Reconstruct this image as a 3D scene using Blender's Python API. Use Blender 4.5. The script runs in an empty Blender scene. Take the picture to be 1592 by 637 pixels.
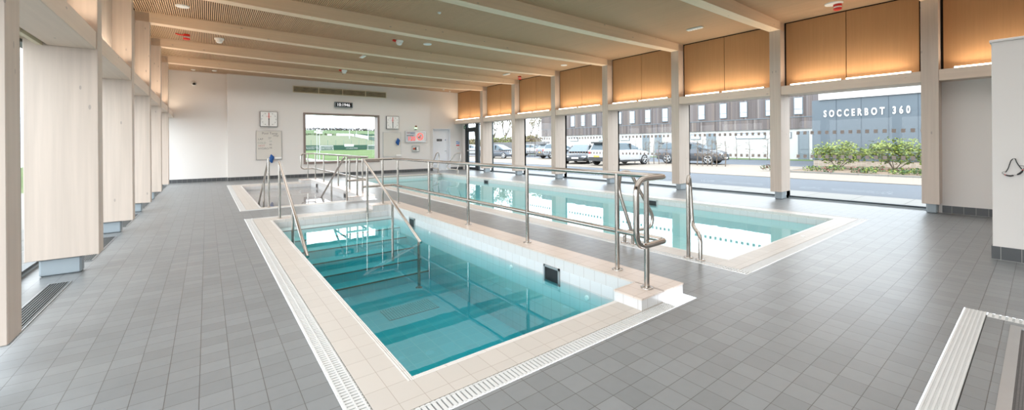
import bpy, math, random
from mathutils import Vector, Matrix
random.seed(7)
S = bpy.context.scene
COL = S.collection
R = math.radians
# ------------------------------------------------------------------ camera model (image 1592 x 637)
FPX, YAW, ROLL, CY, CX, H = 626.4, R(37.161), R(-.42709), 224.2, 796.0, 1.4
rv = Vector((math.cos(YAW), -math.sin(YAW), 0)); fv = Vector((math.sin(YAW), math.cos(YAW), 0)); uv = Vector((0, 0, 1))
cr = rv*math.cos(ROLL) + uv*math.sin(ROLL); cu = -rv*math.sin(ROLL) + uv*math.cos(ROLL)
cam = bpy.data.cameras.new('camera'); co = bpy.data.objects.new('camera', cam); COL.objects.link(co)
M = Matrix.Identity(4)
for i in range(3):
    M[i][0] = cr[i]; M[i][1] = cu[i]; M[i][2] = -fv[i]
M[0][3], M[1][3], M[2][3] = 0, 0, H
co.matrix_world = M
cam.sensor_width = 36; cam.sensor_fit = 'HORIZONTAL'; cam.lens = FPX/1592*36
cam.shift_y = -(318.5-CY)/1592; cam.clip_start = .05; cam.clip_end = 2000
S.camera = co
def ray(x, y):
    U, W = x-CX, y-CY
    u = U*math.cos(ROLL)+W*math.sin(ROLL); w = -U*math.sin(ROLL)+W*math.cos(ROLL)
    return rv*(u/FPX)+fv-uv*(w/FPX)
def onz(x, y, z): d = ray(x, y); return d*((z-H)/d.z)+Vector((0, 0, H))
def onx(x, y, X): d = ray(x, y); return d*(X/d.x)+Vector((0, 0, H))
def ony(x, y, Y): d = ray(x, y); return d*(Y/d.y)+Vector((0, 0, H))

# ------------------------------------------------------------------ materials
def lin(r, g, b):
    f = lambda c: (c/255)/12.92 if c/255 <= .04045 else (((c/255)+.055)/1.055)**2.4
    return (f(r), f(g), f(b), 1)
class NT:
    def __init__(s, name):
        s.m = bpy.data.materials.new(name); s.m.use_nodes = True; s.t = s.m.node_tree; s.t.nodes.clear()
        s.out = s.n('ShaderNodeOutputMaterial')
    def n(s, ty, **kw):
        nd = s.t.nodes.new(ty)
        for k, v in kw.items(): setattr(nd, k, v)
        return nd
    def l(s, a, b): s.t.links.new(a, b)
    def math(s, op, a, b=None, c=None):
        nd = s.n('ShaderNodeMath', operation=op)
        for i, v in enumerate((a, b, c)):
            if v is None: continue
            if isinstance(v, (int, float)): nd.inputs[i].default_value = v
            else: s.l(v, nd.inputs[i])
        return nd.outputs[0]
    def mix(s, f, a, b):
        nd = s.n('ShaderNodeMix', data_type='RGBA')
        for sock, v in ((nd.inputs[0], f), (nd.inputs[6], a), (nd.inputs[7], b)):
            if isinstance(v, (int, float, tuple)): sock.default_value = v
            else: s.l(v, sock)
        return nd.outputs[2]
    def bsdf(s, color, rough=.5, metal=0, spec=.5, normal=None):
        b = s.n('ShaderNodeBsdfPrincipled')
        if isinstance(color, tuple): b.inputs['Base Color'].default_value = color
        else: s.l(color, b.inputs['Base Color'])
        if isinstance(rough, (int, float)): b.inputs['Roughness'].default_value = rough
        else: s.l(rough, b.inputs['Roughness'])
        b.inputs['Metallic'].default_value = metal; b.inputs['Specular IOR Level'].default_value = spec
        if normal is not None: s.l(normal, b.inputs['Normal'])
        s.l(b.outputs[0], s.out.inputs[0]); return b
    def pos(s):
        g = s.n('ShaderNodeNewGeometry'); return g.outputs['Position']
    def noise(s, vec, scale, detail=3):
        nd = s.n('ShaderNodeTexNoise'); nd.inputs['Scale'].default_value = scale; nd.inputs['Detail'].default_value = detail
        s.l(vec, nd.inputs['Vector']); return nd.outputs['Fac']
    def scaled(s, vec, sc):
        nd = s.n('ShaderNodeVectorMath', operation='MULTIPLY'); s.l(vec, nd.inputs[0]); nd.inputs[1].default_value = sc; return nd.outputs[0]
    def bump(s, h, strength=.2, dist=.01):
        nd = s.n('ShaderNodeBump'); nd.inputs['Strength'].default_value = strength; nd.inputs['Distance'].default_value = dist
        s.l(h, nd.inputs['Height']); return nd.outputs[0]
def k(c, f): return (c[0]*f, c[1]*f, c[2]*f, 1)
def plain(name, c, rough=.5, metal=0, spec=.5, var=.06, sc=6):
    t = NT(name); p = t.pos(); n = t.noise(p, sc)
    t.bsdf(t.mix(n, k(c, 1-var), k(c, 1+var)), rough, metal, spec); return t.m
def tile(name, c, grout, a, b, sa, sb, oa=0, ob=0, g=.004, var=.12, rough=.4, spec=.5, mott=.1, row=0):
    """rectangular tiles: axes a, b of the world, pitch sa x sb; grout width g"""
    t = NT(name); p = t.pos(); sx = t.n('ShaderNodeSeparateXYZ'); t.l(p, sx.inputs[0])
    ua = t.math('DIVIDE', t.math('ADD', sx.outputs[a], -oa+50*sa), sa); ub = t.math('DIVIDE', t.math('ADD', sx.outputs[b], -ob+50*sb), sb)
    fa, fb = t.math('FLOOR', ua), t.math('FLOOR', ub)
    ma = t.math('LESS_THAN', t.math('SUBTRACT', ua, fa), g/sa); mb = t.math('LESS_THAN', t.math('SUBTRACT', ub, fb), g/sb)
    gm = t.math('MAXIMUM', ma, mb)
    cb = t.n('ShaderNodeCombineXYZ'); t.l(fa, cb.inputs[0]); t.l(fb, cb.inputs[1])
    wn = t.n('ShaderNodeTexWhiteNoise', noise_dimensions='3D'); t.l(cb.outputs[0], wn.inputs['Vector'])
    base = t.mix(wn.outputs['Value'], k(c, 1-var), k(c, 1+var))
    n = t.noise(p, 14, 5); base = t.mix(t.math('MULTIPLY', n, mott*2), base, k(c, .55))
    col = t.mix(gm, base, grout)
    bp = t.bump(t.math('SUBTRACT', 1, gm), .25, .004)
    t.bsdf(col, rough, 0, spec, bp); return t.m
def wood(name, c, axis, var=.12, knots=True, rough=.5, sc=1.0, spec=.3):
    t = NT(name); p = t.pos()
    s = [22*sc, 22*sc, 22*sc]; s[axis] = .8*sc
    n1 = t.noise(t.scaled(p, tuple(s)), 1.0, 6)
    s2 = [6, 6, 6]; s2[axis] = .35
    n2 = t.noise(t.scaled(p, tuple(s2)), 1.0, 3)
    col = t.mix(n1, k(c, 1-var), k(c, 1+var)); col = t.mix(t.math('MULTIPLY', n2, .45), col, k(c, .78))
    if knots:
        s3 = [6.5, 6.5, 6.5]; s3[axis] = 2.6
        v = t.n('ShaderNodeTexVoronoi', feature='F1'); v.inputs['Scale'].default_value = 1.0; t.l(t.scaled(p, tuple(s3)), v.inputs['Vector'])
        kd = t.math('LESS_THAN', v.outputs['Distance'], .075)
        col = t.mix(t.math('MULTIPLY', kd, .6), col, lin(150, 140, 135))
    t.bsdf(col, rough, 0, spec); return t.m
def emit(name, c, s):
    t = NT(name); e = t.n('ShaderNodeEmission'); e.inputs[0].default_value = c; e.inputs[1].default_value = s
    t.l(e.outputs[0], t.out.inputs[0]); return t.m
def glassy(name, tint, ior=1.33, rough=0.0, bump=None):
    """clear sheet: see-through tint plus a Fresnel mirror"""
    t = NT(name); tr = t.n('ShaderNodeBsdfTransparent'); tr.inputs[0].default_value = tint
    gl = t.n('ShaderNodeBsdfGlossy'); gl.inputs['Roughness'].default_value = rough
    lw = t.n('ShaderNodeFresnel'); lw.inputs['IOR'].default_value = ior
    ge = t.n('ShaderNodeNewGeometry'); t.l(t.math('ADD', t.math('MULTIPLY', ge.outputs['Backfacing'], 1/ior-ior), ior), lw.inputs['IOR'])   # the same sheen from both sides
    mx = t.n('ShaderNodeMixShader'); t.l(lw.outputs[0], mx.inputs[0]); t.l(tr.outputs[0], mx.inputs[1]); t.l(gl.outputs[0], mx.inputs[2])
    t.l(mx.outputs[0], t.out.inputs[0])
    if bump:
        p = t.pos(); b = t.bump(t.noise(p, bump[0], 2), bump[1], .02); t.l(b, gl.inputs['Normal']); t.l(b, lw.inputs['Normal'])
    return t.m, t
FLOOR_C = lin(122, 126, 128)
m_floor = tile('floor_tile', lin(119, 122, 123), lin(64, 62, 59), 0, 1, .153, .14, .11, .05, .0035, .11, .35, .75, .16)
m_base_y = tile('skirting_tile_y', lin(78, 80, 82), lin(150, 148, 145), 0, 2, .153, .5, 0, 0, .005, .1, .4)
m_base_x = tile('skirting_tile_x', lin(78, 80, 82), lin(150, 148, 145), 1, 2, .153, .5, 0, 0, .005, .1, .4)
m_cope = tile('coping_tile', lin(190, 183, 175), lin(162, 152, 142), 0, 1, .15, .19, .82, .02, .004, .025, .4, .4, .03)
m_bull = tile('bullnose_tile', lin(214, 210, 206), lin(170, 160, 152), 0, 1, .3, .3, 0, 0, .003, .02, .3, .5, .02)
m_wtx = tile('white_tile_x', lin(214, 216, 217), lin(184, 180, 176), 1, 2, .15, .13, .03, -.02, .0035, .02, .25, .5, .03)
m_wty = tile('white_tile_y', lin(212, 213, 214), lin(184, 180, 176), 0, 2, .15, .13, .03, -.02, .0035, .02, .25, .5, .03)
m_pfloor = tile('pool_floor_tile', lin(226, 240, 242), lin(250, 250, 248), 0, 1, .2, .2, .0, .0, .007, .03, .4, .4, .03)
m_grey_spa = tile('movable_floor_tile', lin(172, 169, 170), lin(190, 187, 187), 0, 1, .15, .15, .0, .0, .004, .03, .12, .6, .05)
m_grate = plain('white_grating', lin(200, 200, 198), .4)
m_gap = plain('dark_gap', lin(95, 88, 82), .8)
m_wood_z = wood('pale_glulam_upright', lin(207, 193, 181), 2, .2)
m_wood_x = wood('pale_glulam_beam', lin(236, 212, 184), 0)
m_wood_y = wood('pale_glulam_lintel', lin(226, 208, 192), 1)
m_panel = wood('oak_veneer_panel', lin(184, 142, 100), 2, .14, False, .5, 1.6)
m_slat = wood('ceiling_slat', lin(208, 175, 142), 1, .1, False, .5)
m_dark = plain('black_backing', lin(32, 27, 22), .9)
m_white = plain('white_wall_paint', lin(226, 222, 218), .7, var=.012, sc=2)
m_whited = plain('white_gloss_paint', lin(232, 234, 238), .4, var=.01)
m_steel = plain('polished_steel', lin(178, 172, 165), .16, 1.0, var=.03)
m_steelb = plain('brushed_steel', lin(190, 190, 190), .35, 1.0, var=.06)
m_foot = plain('grey_painted_steel', lin(158, 168, 174), .45, .2, var=.03)
m_black = plain('black_plastic', lin(24, 24, 26), .4)
m_frame = plain('charcoal_aluminium', lin(52, 60, 64), .4, .3)
m_red = plain('red_plastic', lin(214, 48, 36), .35)
m_whitep = plain('white_plastic', lin(240, 240, 238), .35, var=.01)
m_blue = plain('blue_cloth', lin(28, 84, 150), .7)
m_cream = plain('cream_metal', lin(222, 212, 186), .5)
m_alu = plain('silver_aluminium', lin(196, 198, 200), .3, .8)
m_led = emit('warm_strip_light', (1, .82, .60, 1), 9)
m_glass, _ = glassy('window_glass', (.93, .96, .955, 1))
m_dots = plain('bronze_film', lin(176, 164, 160), .7)
m_water1, tw = glassy('still_water', (.97, 1, 1, 1), ior=1.75, bump=(2.5, .03))
m_water2, tw2 = glassy('still_pale_water', (.97, 1, 1, 1), ior=1.75, bump=(2.5, .02))
m_water3, tw3 = glassy('thin_water', (.97, .98, .98, 1), bump=(2.0, .03))
def absorb(t, col, dens):
    v = t.n('ShaderNodeVolumeAbsorption'); v.inputs[0].default_value = col; v.inputs[1].default_value = dens; t.l(v.outputs[0], t.out.inputs[1])
absorb(tw, (.03, .845, .875, 1), 1.9)
absorb(tw2, (.12, .88, .92, 1), .10)
def asphalt(name, c, sc, var):
    t = NT(name); p = t.pos(); n = t.noise(p, sc, 8); n2 = t.noise(p, .35, 3)
    col = t.mix(n, k(c, 1-var), k(c, 1+var)); col = t.mix(t.math('MULTIPLY', n2, .3), col, k(c, .75)); t.bsdf(col, .75, 0, .3); return t.m
m_asph = asphalt('asphalt', lin(100, 107, 116), 30, .25)
m_gravel = asphalt('pale_gravel', lin(158, 147, 134), 22, .45)
m_soil = asphalt('planting_soil', lin(140, 120, 100), 10, .4)
m_grass = asphalt('grass', lin(100, 124, 70), 3, .3)
m_pave = tile('paving_slab', lin(164, 162, 156), lin(132, 130, 125), 0, 1, 1.2, 1.0, 0, 0, .03, .04, .6, .3, .08)

# ------------------------------------------------------------------ mesh builder
class MB:
    def __init__(s): s.v, s.f, s.mi, s.sm = [], [], [], []
    def add(s, vs, fs, m=0, smooth=False):
        o = len(s.v); s.v += [tuple(v) for v in vs]
        for f in fs: s.f.append([i+o for i in f]); s.mi.append(m); s.sm.append(smooth)
    def box(s, x0, y0, z0, x1, y1, z1, m=0):
        x0, x1 = min(x0, x1), max(x0, x1); y0, y1 = min(y0, y1), max(y0, y1); z0, z1 = min(z0, z1), max(z0, z1)
        s.add([(x0,y0,z0),(x1,y0,z0),(x1,y1,z0),(x0,y1,z0),(x0,y0,z1),(x1,y0,z1),(x1,y1,z1),(x0,y1,z1)],
              [(0,3,2,1),(4,5,6,7),(0,1,5,4),(1,2,6,5),(2,3,7,6),(3,0,4,7)], m); return s
    def cbox(s, x0, y0, z0, x1, y1, z1, c=.01, m=0):
        """box with all its edges chamfered"""
        x0, x1 = min(x0, x1), max(x0, x1); y0, y1 = min(y0, y1), max(y0, y1); z0, z1 = min(z0, z1), max(z0, z1)
        L = []
        for z, i in ((z0, c), (z0+c, 0), (z1-c, 0), (z1, c)):
            a, b, d, e = x0+i, x1-i, y0+i, y1-i
            L += [(a+c,d,z),(b-c,d,z),(b,d+c,z),(b,e-c,z),(b-c,e,z),(a+c,e,z),(a,e-c,z),(a,d+c,z)]
        F = [tuple(range(7,-1,-1)), tuple(range(24,32))]
        for r in range(3):
            for q in range(8): F.append((r*8+q, r*8+(q+1) % 8, r*8+8+(q+1) % 8, r*8+8+q))
        s.add(L, F, m); return s
    def quad(s, a, b, c, d, m=0): s.add([a, b, c, d], [(0,1,2,3)], m); return s
    def tube(s, pts, r, seg=10, m=0, closed=False, cap=True):
        P = [Vector(p) for p in pts]; n = len(P); rr = r if isinstance(r, (list, tuple)) else [r]*n
        vs, fs = [], []; up = None
        for i in range(n):
            if closed: t = P[(i+1) % n]-P[i-1]
            else: t = P[min(i+1, n-1)]-P[max(i-1, 0)]
            t = t.normalized() if t.length > 1e-9 else Vector((0,0,1))
            if up is None: up = Vector((0,0,1)) if abs(t.z) < .9 else Vector((1,0,0))
            a = up-t*up.dot(t)
            if a.length < 1e-5: a = t.orthogonal()
            a.normalize(); b = t.cross(a); up = a
            for j in range(seg):
                w = 2*math.pi*j/seg; vs.append(P[i]+(a*math.cos(w)+b*math.sin(w))*rr[i])
        for i in range(n if closed else n-1):
            for j in range(seg):
                i2 = (i+1) % n; fs.append((i*seg+j, i*seg+(j+1) % seg, i2*seg+(j+1) % seg, i2*seg+j))
        s.add(vs, fs, m, True)
        if cap and not closed:
            s.add(vs[:seg], [tuple(range(seg-1,-1,-1))], m); s.add(vs[-seg:], [tuple(range(seg))], m)
        return s
    def cyl(s, p0, p1, r0, r1=None, seg=16, m=0): return s.tube([p0, p1], [r0, r0 if r1 is None else r1], seg, m)
    def lathe(s, c, prof, seg=24, m=0, axis=2):
        """prof: (radius, height) pairs about an axis through c"""
        vs, fs = [], []; c = Vector(c)
        for (r, h) in prof:
            for j in range(seg):
                w = 2*math.pi*j/seg; a, b = r*math.cos(w), r*math.sin(w)
                q = {2: (a, b, h), 0: (h, a, b), 1: (a, -h, b)}[axis] if axis != 1 else (a, h, -b)
                vs.append(c+Vector(q))
        for i in range(len(prof)-1):
            for j in range(seg): fs.append((i*seg+j, i*seg+(j+1) % seg, (i+1)*seg+(j+1) % seg, (i+1)*seg+j))
        s.add(vs, fs, m, True); s.add(vs[:seg], [tuple(range(seg-1,-1,-1))], m); s.add(vs[-seg:], [tuple(range(seg))], m); return s
    def prism(s, poly, axis, a0, a1, m=0):
        """poly in the plane across axis (0: y,z  1: x,z  2: x,y), swept from a0 to a1"""
        n = len(poly)
        P = lambda p, a: {0: (a, p[0], p[1]), 1: (p[0], a, p[1]), 2: (p[0], p[1], a)}[axis]
        vs = [P(p, a0) for p in poly]+[P(p, a1) for p in poly]
        fs = [tuple(range(n-1,-1,-1)), tuple(range(n, 2*n))]+[(i, (i+1) % n, n+(i+1) % n, n+i) for i in range(n)]
        s.add(vs, fs, m); return s
    def build(s, name, mats, parent=None, M=None, weld=False):
        me = bpy.data.meshes.new(name); vs = s.v
        if M is not None: vs = [tuple(M @ Vector(v)) for v in vs]
        me.from_pydata(vs, [], s.f)
        for mt in (mats if isinstance(mats, (list, tuple)) else [mats]): me.materials.append(mt)
        for p, mi, sm in zip(me.polygons, s.mi, s.sm): p.material_index = mi; p.use_smooth = sm
        import bmesh
        bm = bmesh.new(); bm.from_mesh(me)
        if weld: bmesh.ops.remove_doubles(bm, verts=bm.verts, dist=1e-4)
        bmesh.ops.recalc_face_normals(bm, faces=bm.faces); bm.to_mesh(me); bm.free()
        o = bpy.data.objects.new(name, me); COL.objects.link(o)
        if parent: child(o, parent)
        return o
def root_inv(p):
    m = p.matrix_basis.copy(); q = p
    while q.parent:
        m = q.parent.matrix_basis @ q.matrix_parent_inverse @ m; q = q.parent
    return m.inverted()
def child(o, p):
    o.parent = p; o.matrix_parent_inverse = root_inv(p)
def tag(o, label=None, cat=None, group=None, kind=None):
    if label: o['label'] = label
    if cat: o['category'] = cat
    if group: o['group'] = group
    if kind: o['kind'] = kind
    return o
def thing(name, loc, label, cat, group=None):
    o = bpy.data.objects.new(name, None); COL.objects.link(o); o.location = loc; o.empty_display_size = .1
    return tag(o, label, cat, group)
def struct(o): o['kind'] = 'structure'; return o
def dup(o, parent=None):
    c = o.copy(); COL.objects.link(c)
    if parent:
        c.parent = parent; c.matrix_parent_inverse = o.matrix_parent_inverse.copy()
    for ch in [x for x in bpy.data.objects if x.parent == o]: dup(ch, c)
    return c
def text_mb(body, size, M, depth=.01, bold=0, space=1.0, xs=1.0):
    cu_ = bpy.data.curves.new('lettering', 'FONT'); cu_.body = body; cu_.size = size; cu_.extrude = depth/2; cu_.offset = bold; cu_.space_character = space
    cu_.resolution_u = 3
    o = bpy.data.objects.new('lettering', cu_); COL.objects.link(o)
    dg = bpy.context.evaluated_depsgraph_get(); me = bpy.data.meshes.new_from_object(o.evaluated_get(dg))
    bpy.data.objects.remove(o); 
    me.transform(Matrix.Diagonal((xs, 1, 1, 1))); me.transform(M); return me
def text_obj(name, body, size, M, mat, parent, **kw):
    me = text_mb(body, size, M, **kw); me.materials.clear(); me.materials.append(mat); me.name = name
    o = bpy.data.objects.new(name, me); COL.objects.link(o)
    if parent: child(o, parent)
    return o
def face_minus_y(x, y, z): return Matrix(((1,0,0,x),(0,0,-1,y),(0,1,0,z),(0,0,0,1)))      # text readable when looking along +Y
def face_minus_x(x, y, z): return Matrix(((0,0,-1,x),(-1,0,0,y),(0,1,0,z),(0,0,0,1)))     # text readable when looking along +X
def arc(c, r, a0, a1, n, ax, ay):
    c = Vector(c); ax = Vector(ax); ay = Vector(ay)
    return [c+ax*(r*math.cos(a0+(a1-a0)*i/n))+ay*(r*math.sin(a0+(a1-a0)*i/n)) for i in range(n+1)]
def fillet(pts, r, n=6, closed=False):
    P = [Vector(p) for p in pts]; out = []; N = len(P)
    for i in range(N):
        if not closed and i in (0, N-1): out.append(P[i]); continue
        a, b, c = P[i-1], P[i], P[(i+1) % N]; u = (a-b); w = (c-b); rr = r[i] if isinstance(r, (list, tuple)) else r
        d = min(rr, u.length*.48, w.length*.48); p0 = b+u.normalized()*d; p1 = b+w.normalized()*d
        for q in range(n+1):
            t = q/n; out.append(p0*(1-t)**2+b*2*t*(1-t)+p1*t*t)
    return out
ORD = ['nearest', 'second', 'third', 'fourth', 'fifth', 'sixth', 'farthest']

def marks(mb, x0, x1, y, z0, z1, n, rng, gap=.35):
    """a row of small letter-sized blocks, for print too small to read"""
    w = (x1-x0)/n
    for i in range(n):
        if rng.random() < .12: continue
        a = x0+i*w; b = a+w*(1-gap)*rng.uniform(.7, 1); q = rng.choice((0, 0, 1, 2))
        mb.box(a, y-.002, z0, a+(b-a)*.4, y, z1); 
        if q < 2: mb.box(a, y-.002, z1-(z1-z0)*.25, b, y, z1)
        if q != 1: mb.box(a, y-.002, z0, b, y, z0+(z1-z0)*.25)
    return mb
# ================================================================== BUILDING SHELL
XL, XR, XGL, XGR = -.98, 11.10, -1.64, 11.72            # fin faces and glass planes
YK = [1.2+2.645*i for i in range(7)]; FW = .24
ZC = 4.33; YB, YF = -4.0, 20.1
P1 = (.567, 1.90, 3.525, 9.27); SP = (.563, 10.45, 3.525, 17.75); P2 = (4.557, 1.905, 9.508, 18.12); FB = (1.4, -2.6, 5.07, .41)
holes = [P1, SP, P2, FB]
xs = sorted({XGL, XGR, *[h[i] for h in holes for i in (0, 2)]}); ys = sorted({YB, YF, *[h[i] for h in holes for i in (1, 3)]})
mb = MB()
for i in range(len(xs)-1):
    for j in range(len(ys)-1):
        cx_, cy_ = (xs[i]+xs[i+1])/2, (ys[j]+ys[j+1])/2
        if any(h[0] < cx_ < h[2] and h[1] < cy_ < h[3] for h in holes): continue
        mb.quad((xs[i],ys[j],0),(xs[i+1],ys[j],0),(xs[i+1],ys[j+1],0),(xs[i],ys[j+1],0))
floor = struct(mb.build('floor', m_floor, weld=True))
# slatted ceiling
mb = MB(); mb.box(-2.2, YB-.1, ZC+.03, 12.5, YF+.3, ZC+.2, 1)
x = -1.2
while x < 11.42:
    mb.box(x, YB, ZC, x+.021, YF-.01, ZC+.03, 0); x += .036
struct(mb.build('ceiling', [m_slat, m_dark]))
# walls
FY0, FY1, FY2 = 20.1, 19.92, 20.05; XJ0, XJ1 = .672, 9.58
mb = MB(); mb.box(XGL-.2, FY0, 0, XJ0, FY0+.3, ZC+.05)
wx0, wx1, wz0, wz1 = 3.46, 6.82, .60, 2.865                 # opening of the far window
for a in ((XJ0, 0, wx0, ZC+.05), (wx1, 0, XJ1, ZC+.05), (wx0, 0, wx1, wz0), (wx0, wz1, wx1, ZC+.05)): mb.box(a[0], FY1, a[1], a[2], FY0+.3, a[3])
dx0, dx1, dz1 = 9.80, 10.87, 2.29
for a in ((XJ1, 0, dx0, ZC+.05), (dx1, 0, 11.9, ZC+.05), (dx0, dz1, dx1, ZC+.05), (dx0, 0, dx1, .002)): mb.box(a[0], FY2, a[1], a[2], FY0+.3, a[3])
mb.box(dx0-.1, FY0+.3, 0, dx1+.1, FY0+.34, 2.5)
struct(mb.build('wall_far', m_white))
mb = MB()
for a in ((XGL, FY0, XJ0), (XJ0, FY1, XJ1), (XJ1, FY2, dx0), (dx1, FY2, 11.66)): mb.box(a[0], a[1]-.012, 0, a[2], a[1]+.01, .142)
struct(mb.build('baseboard_far', m_base_y))
mb = MB(); mb.box(XGL-.2, YB-.2, 0, 12.5, YB, ZC+.05); struct(mb.build('wall_back', m_white))
mb = MB(); mb.box(11.46, YB, 0, 11.9, 1.34, 2.56); struct(mb.build('wall_right', m_white))
mb = MB(); mb.box(11.445, YB, 0, 11.47, 1.2, .145); struct(mb.build('baseboard_right', m_base_x))
mb = MB(); mb.box(11.38, YB, 2.6, 11.5, YF, ZC+.05); mb.box(11.66, YB, 2.60, 11.86, YF, 2.72); struct(mb.build('trim_1', m_dark)); 
mb = MB(); mb.box(11.655, 1.3, 2.585, 11.85, YF, 2.6); struct(mb.build('trim_2', m_cream))
mb = MB(); mb.box(-1.36, YB, 2.6, -1.24, YF, ZC+.05); mb.box(-1.36, YB, 2.6, XGL-.1, YF, 2.72); struct(mb.build('trim_3', m_dark))
mb = MB(); mb.box(-1.355, YB, 2.58, XGL-.1, YF, 2.6); mb.box(-1.40, YB, 2.50, -1.44, YF, 2.58); struct(mb.build('trim_4', m_cream))
# partition that carries the goggles
ph = 2.592
mb = MB(); mb.cbox(7.43, -2.2, 0, 7.62, .37, ph-.03, .004); mb.cbox(7.42, -2.21, ph-.03, 7.63, .385, ph, .004)
struct(mb.build('wall_partition', m_white))
pz = onx(1543.3, 381.8, 7.43).z
mb = MB(); mb.box(7.418, -2.2, 0, 7.44, .378, pz); mb.box(7.43, .36, 0, 7.62, .38, pz); struct(mb.build('baseboard_partition', m_base_x))

# ---------------- fins (columns), beams, lintels, panels, strip lights
def make_fin(x0, x1, label, group):
    t = thing('timber_fin_column', ((x0+x1)/2, 0, 0), label, 'column', group)
    mb = MB(); mb.cbox(x0, 0, .19, x1, FW, ZC-.002, .004); mb.build('fin', m_wood_z, t)
    a = min(abs(x0-XL), abs(x1-XL), abs(x0-XR), abs(x1-XR))
    f0, f1 = (x0+.15, x0+.47) if x0 > 5 else (x1-.47, x1-.15)
    mb = MB(); mb.cbox(f0, .05, 0, f1, .20, .19, .015); mb.build('foot', m_foot, t)
    return t
def put(o, y): o.location.y = y; return o
lf = make_fin(XL-.56, XL, '', 'timber fin columns along the left glass wall'); rf = make_fin(XR, XR+.56, '', 'timber fin columns along the right glass wall')
LL = ['broad pale timber fin cut by the left picture edge, nearest of the left row', 'broad knotty timber fin second in the left row, with a clear grey steel foot', 'third pale timber fin along the left wall, half hidden by the broad second one',
      'fourth pale timber fin along the left wall counting from the camera', 'fifth timber fin along the left wall, slim sliver next to the last one', 'last timber fin of the left row, beside the white far wall']
RL = ['wide timber column right of the grey lettered building view, beside bare white wall', 'timber column left of the window that shows the white lettered grey building', 'timber column between the window with the dark parked car and the one with the white car front',
      'timber column that hides the middle of the white car', 'fourth timber column from the exit door on the window side', 'third timber column from the exit door, right of the window with trees only', 'slim timber column right beside the glazed exit door']
RL[5] = 'third timber column from the glazed exit door'; RL[4] = 'timber column left of the window with the black car front'
RL[5] = 'timber column second from the glazed exit door'
for i in range(6):
    o = lf if i == 0 else dup(lf); put(o, YK[i+1]); o['label'] = LL[i]
for i in range(7):
    o = rf if i == 0 else dup(rf); put(o, YK[i]); o['label'] = RL[i]
# cambered beams: the soffit hangs a little lower at mid span
BL = ['glulam ceiling beam just clipped at the top right corner, nearest of all', 'second glulam ceiling beam from the camera, ending on the column left of the lettered building window', 'third glulam ceiling beam from the camera', 'fourth glulam ceiling beam, middle one of the seven',
      'fifth glulam ceiling beam from the camera', 'sixth glulam ceiling beam, next to the farthest', 'farthest glulam ceiling beam, closest to the white far wall']
prof = [(-1.22, ZC+.02)]
n = 24
for i in range(n+1):
    x = -1.22+(11.37+1.22)*i/n; u = (x-5.06)/6.2; prof.append((x, 4.055+.075*min(1, abs(u))**2.2))
prof.append((11.37, ZC+.02)); prof = prof[::-1]
mb = MB(); mb.prism(prof, 1, 0, FW); beam0 = mb.build('ceiling_beam', m_wood_x)
for i in range(7):
    o = beam0 if i == 0 else dup(beam0); o.location.y = YK[i]; tag(o, BL[i], 'beam', 'glulam ceiling beams')
    o.location.z = 0; o.scale = (1, 1, 1)
# lintels
def lintel(x0, x1, z0, z1, y0, y1, label, group):
    mb = MB(); mb.cbox(x0, y0, z0, x1, y1, z1, .004); o = mb.build('lintel_beam', m_wood_y); tag(o, label, 'beam', group)
bays = [(YK[i]+FW, YK[i+1]) for i in range(6)]+[(YK[6]+FW, 20.04)]
bayname = ['the lettered building window', 'the dark parked car window', 'the white car front window', 'the black car front window', 'the window with one pale car', 'the window with one dark car', 'the glazed exit door']
lintel(XR+.01, XR+.38, 2.55, 2.762, YB, YK[0], 'pale timber lintel over the bare white wall at right', 'timber lintels over the right windows')
for i, (a, b) in enumerate(bays): lintel(XR+.015, XR+.56, 2.55, 2.762, a, b-(0 if i < 6 else .02), 'pale timber lintel spanning above '+bayname[i], 'timber lintels over the right windows')
ll = ['pale timber lintel overhead at top left, nearest of the left row', 'second timber lintel along the left wall', 'third timber lintel along the left wall', 'fourth timber lintel along the left wall', 'fifth timber lintel along the left wall', 'last stub of timber lintel meeting the far wall at left']
for i in range(6):
    a = YK[i+1]+FW; b = YK[i+2] if i < 5 else 20.08
    lintel(XL-.385, XL-.012, 2.51, 2.712, a, b, ll[i], 'timber lintels along the left wall')
mb = MB(); mb.box(XL-.385, YB, 2.51, XL-.012, YK[1], 2.712); struct(mb.build('trim_5', m_wood_y))
# oak panels, two to a bay
def panel(x0, x1, y0, y1, z0, z1, label, group, m=m_panel):
    mb = MB(); mb.cbox(x0, y0, z0, x1, y1, z1, .003); tag(mb.build('wall_panel', m), label, 'wall panel', group)
def led(y0, y1, label):
    t = thing('strip_light', (XR+.06, (y0+y1)/2, 2.765), label, 'light', 'linear strip lights on the right lintels')
    mb = MB(); mb.box(XR+.02, y0, 2.763, XR+.065, y1, 2.790); mb.build('diffuser', m_led, t)
    for q in (y0-.012, y1): mb = MB(); mb.box(XR+.02, q, 2.763, XR+.07, q+.012, 2.792); mb.build('end_cap', m_alu, t)
rb = [(YK[0]-2.645+FW, YK[0], 'the bare white wall at right')]+[(a, b, bayname[i]) for i, (a, b) in enumerate(bays)]
for i, (a, b, nm) in enumerate(rb):
    mid = (a+b)/2
    panel(11.345, 11.37, a+.05, mid-.006, 2.763, ZC-.03, 'right hand oak veneer panel above '+nm, 'oak panels above the right windows')
    panel(11.345, 11.37, mid+.006, b-.04, 2.763, ZC-.03, 'left hand oak veneer panel above '+nm, 'oak panels above the right windows')
    led(a+.14, mid-.045, 'glowing right hand strip light above '+nm); led(mid+.045, b-.2, 'glowing left hand strip light above '+nm)
pl = ['nearest', 'second', 'third', 'fourth', 'fifth', 'last']
for i in range(6):
    a = YK[i+1]+FW; b = YK[i+2] if i < 5 else 20.08
    panel(-1.235, -1.21, a+.02, b-.03, 2.7, ZC-.03, f'oak veneer panel above the {pl[i]} lintel of the left wall', 'oak panels along the left wall', m_wood_z)
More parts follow.
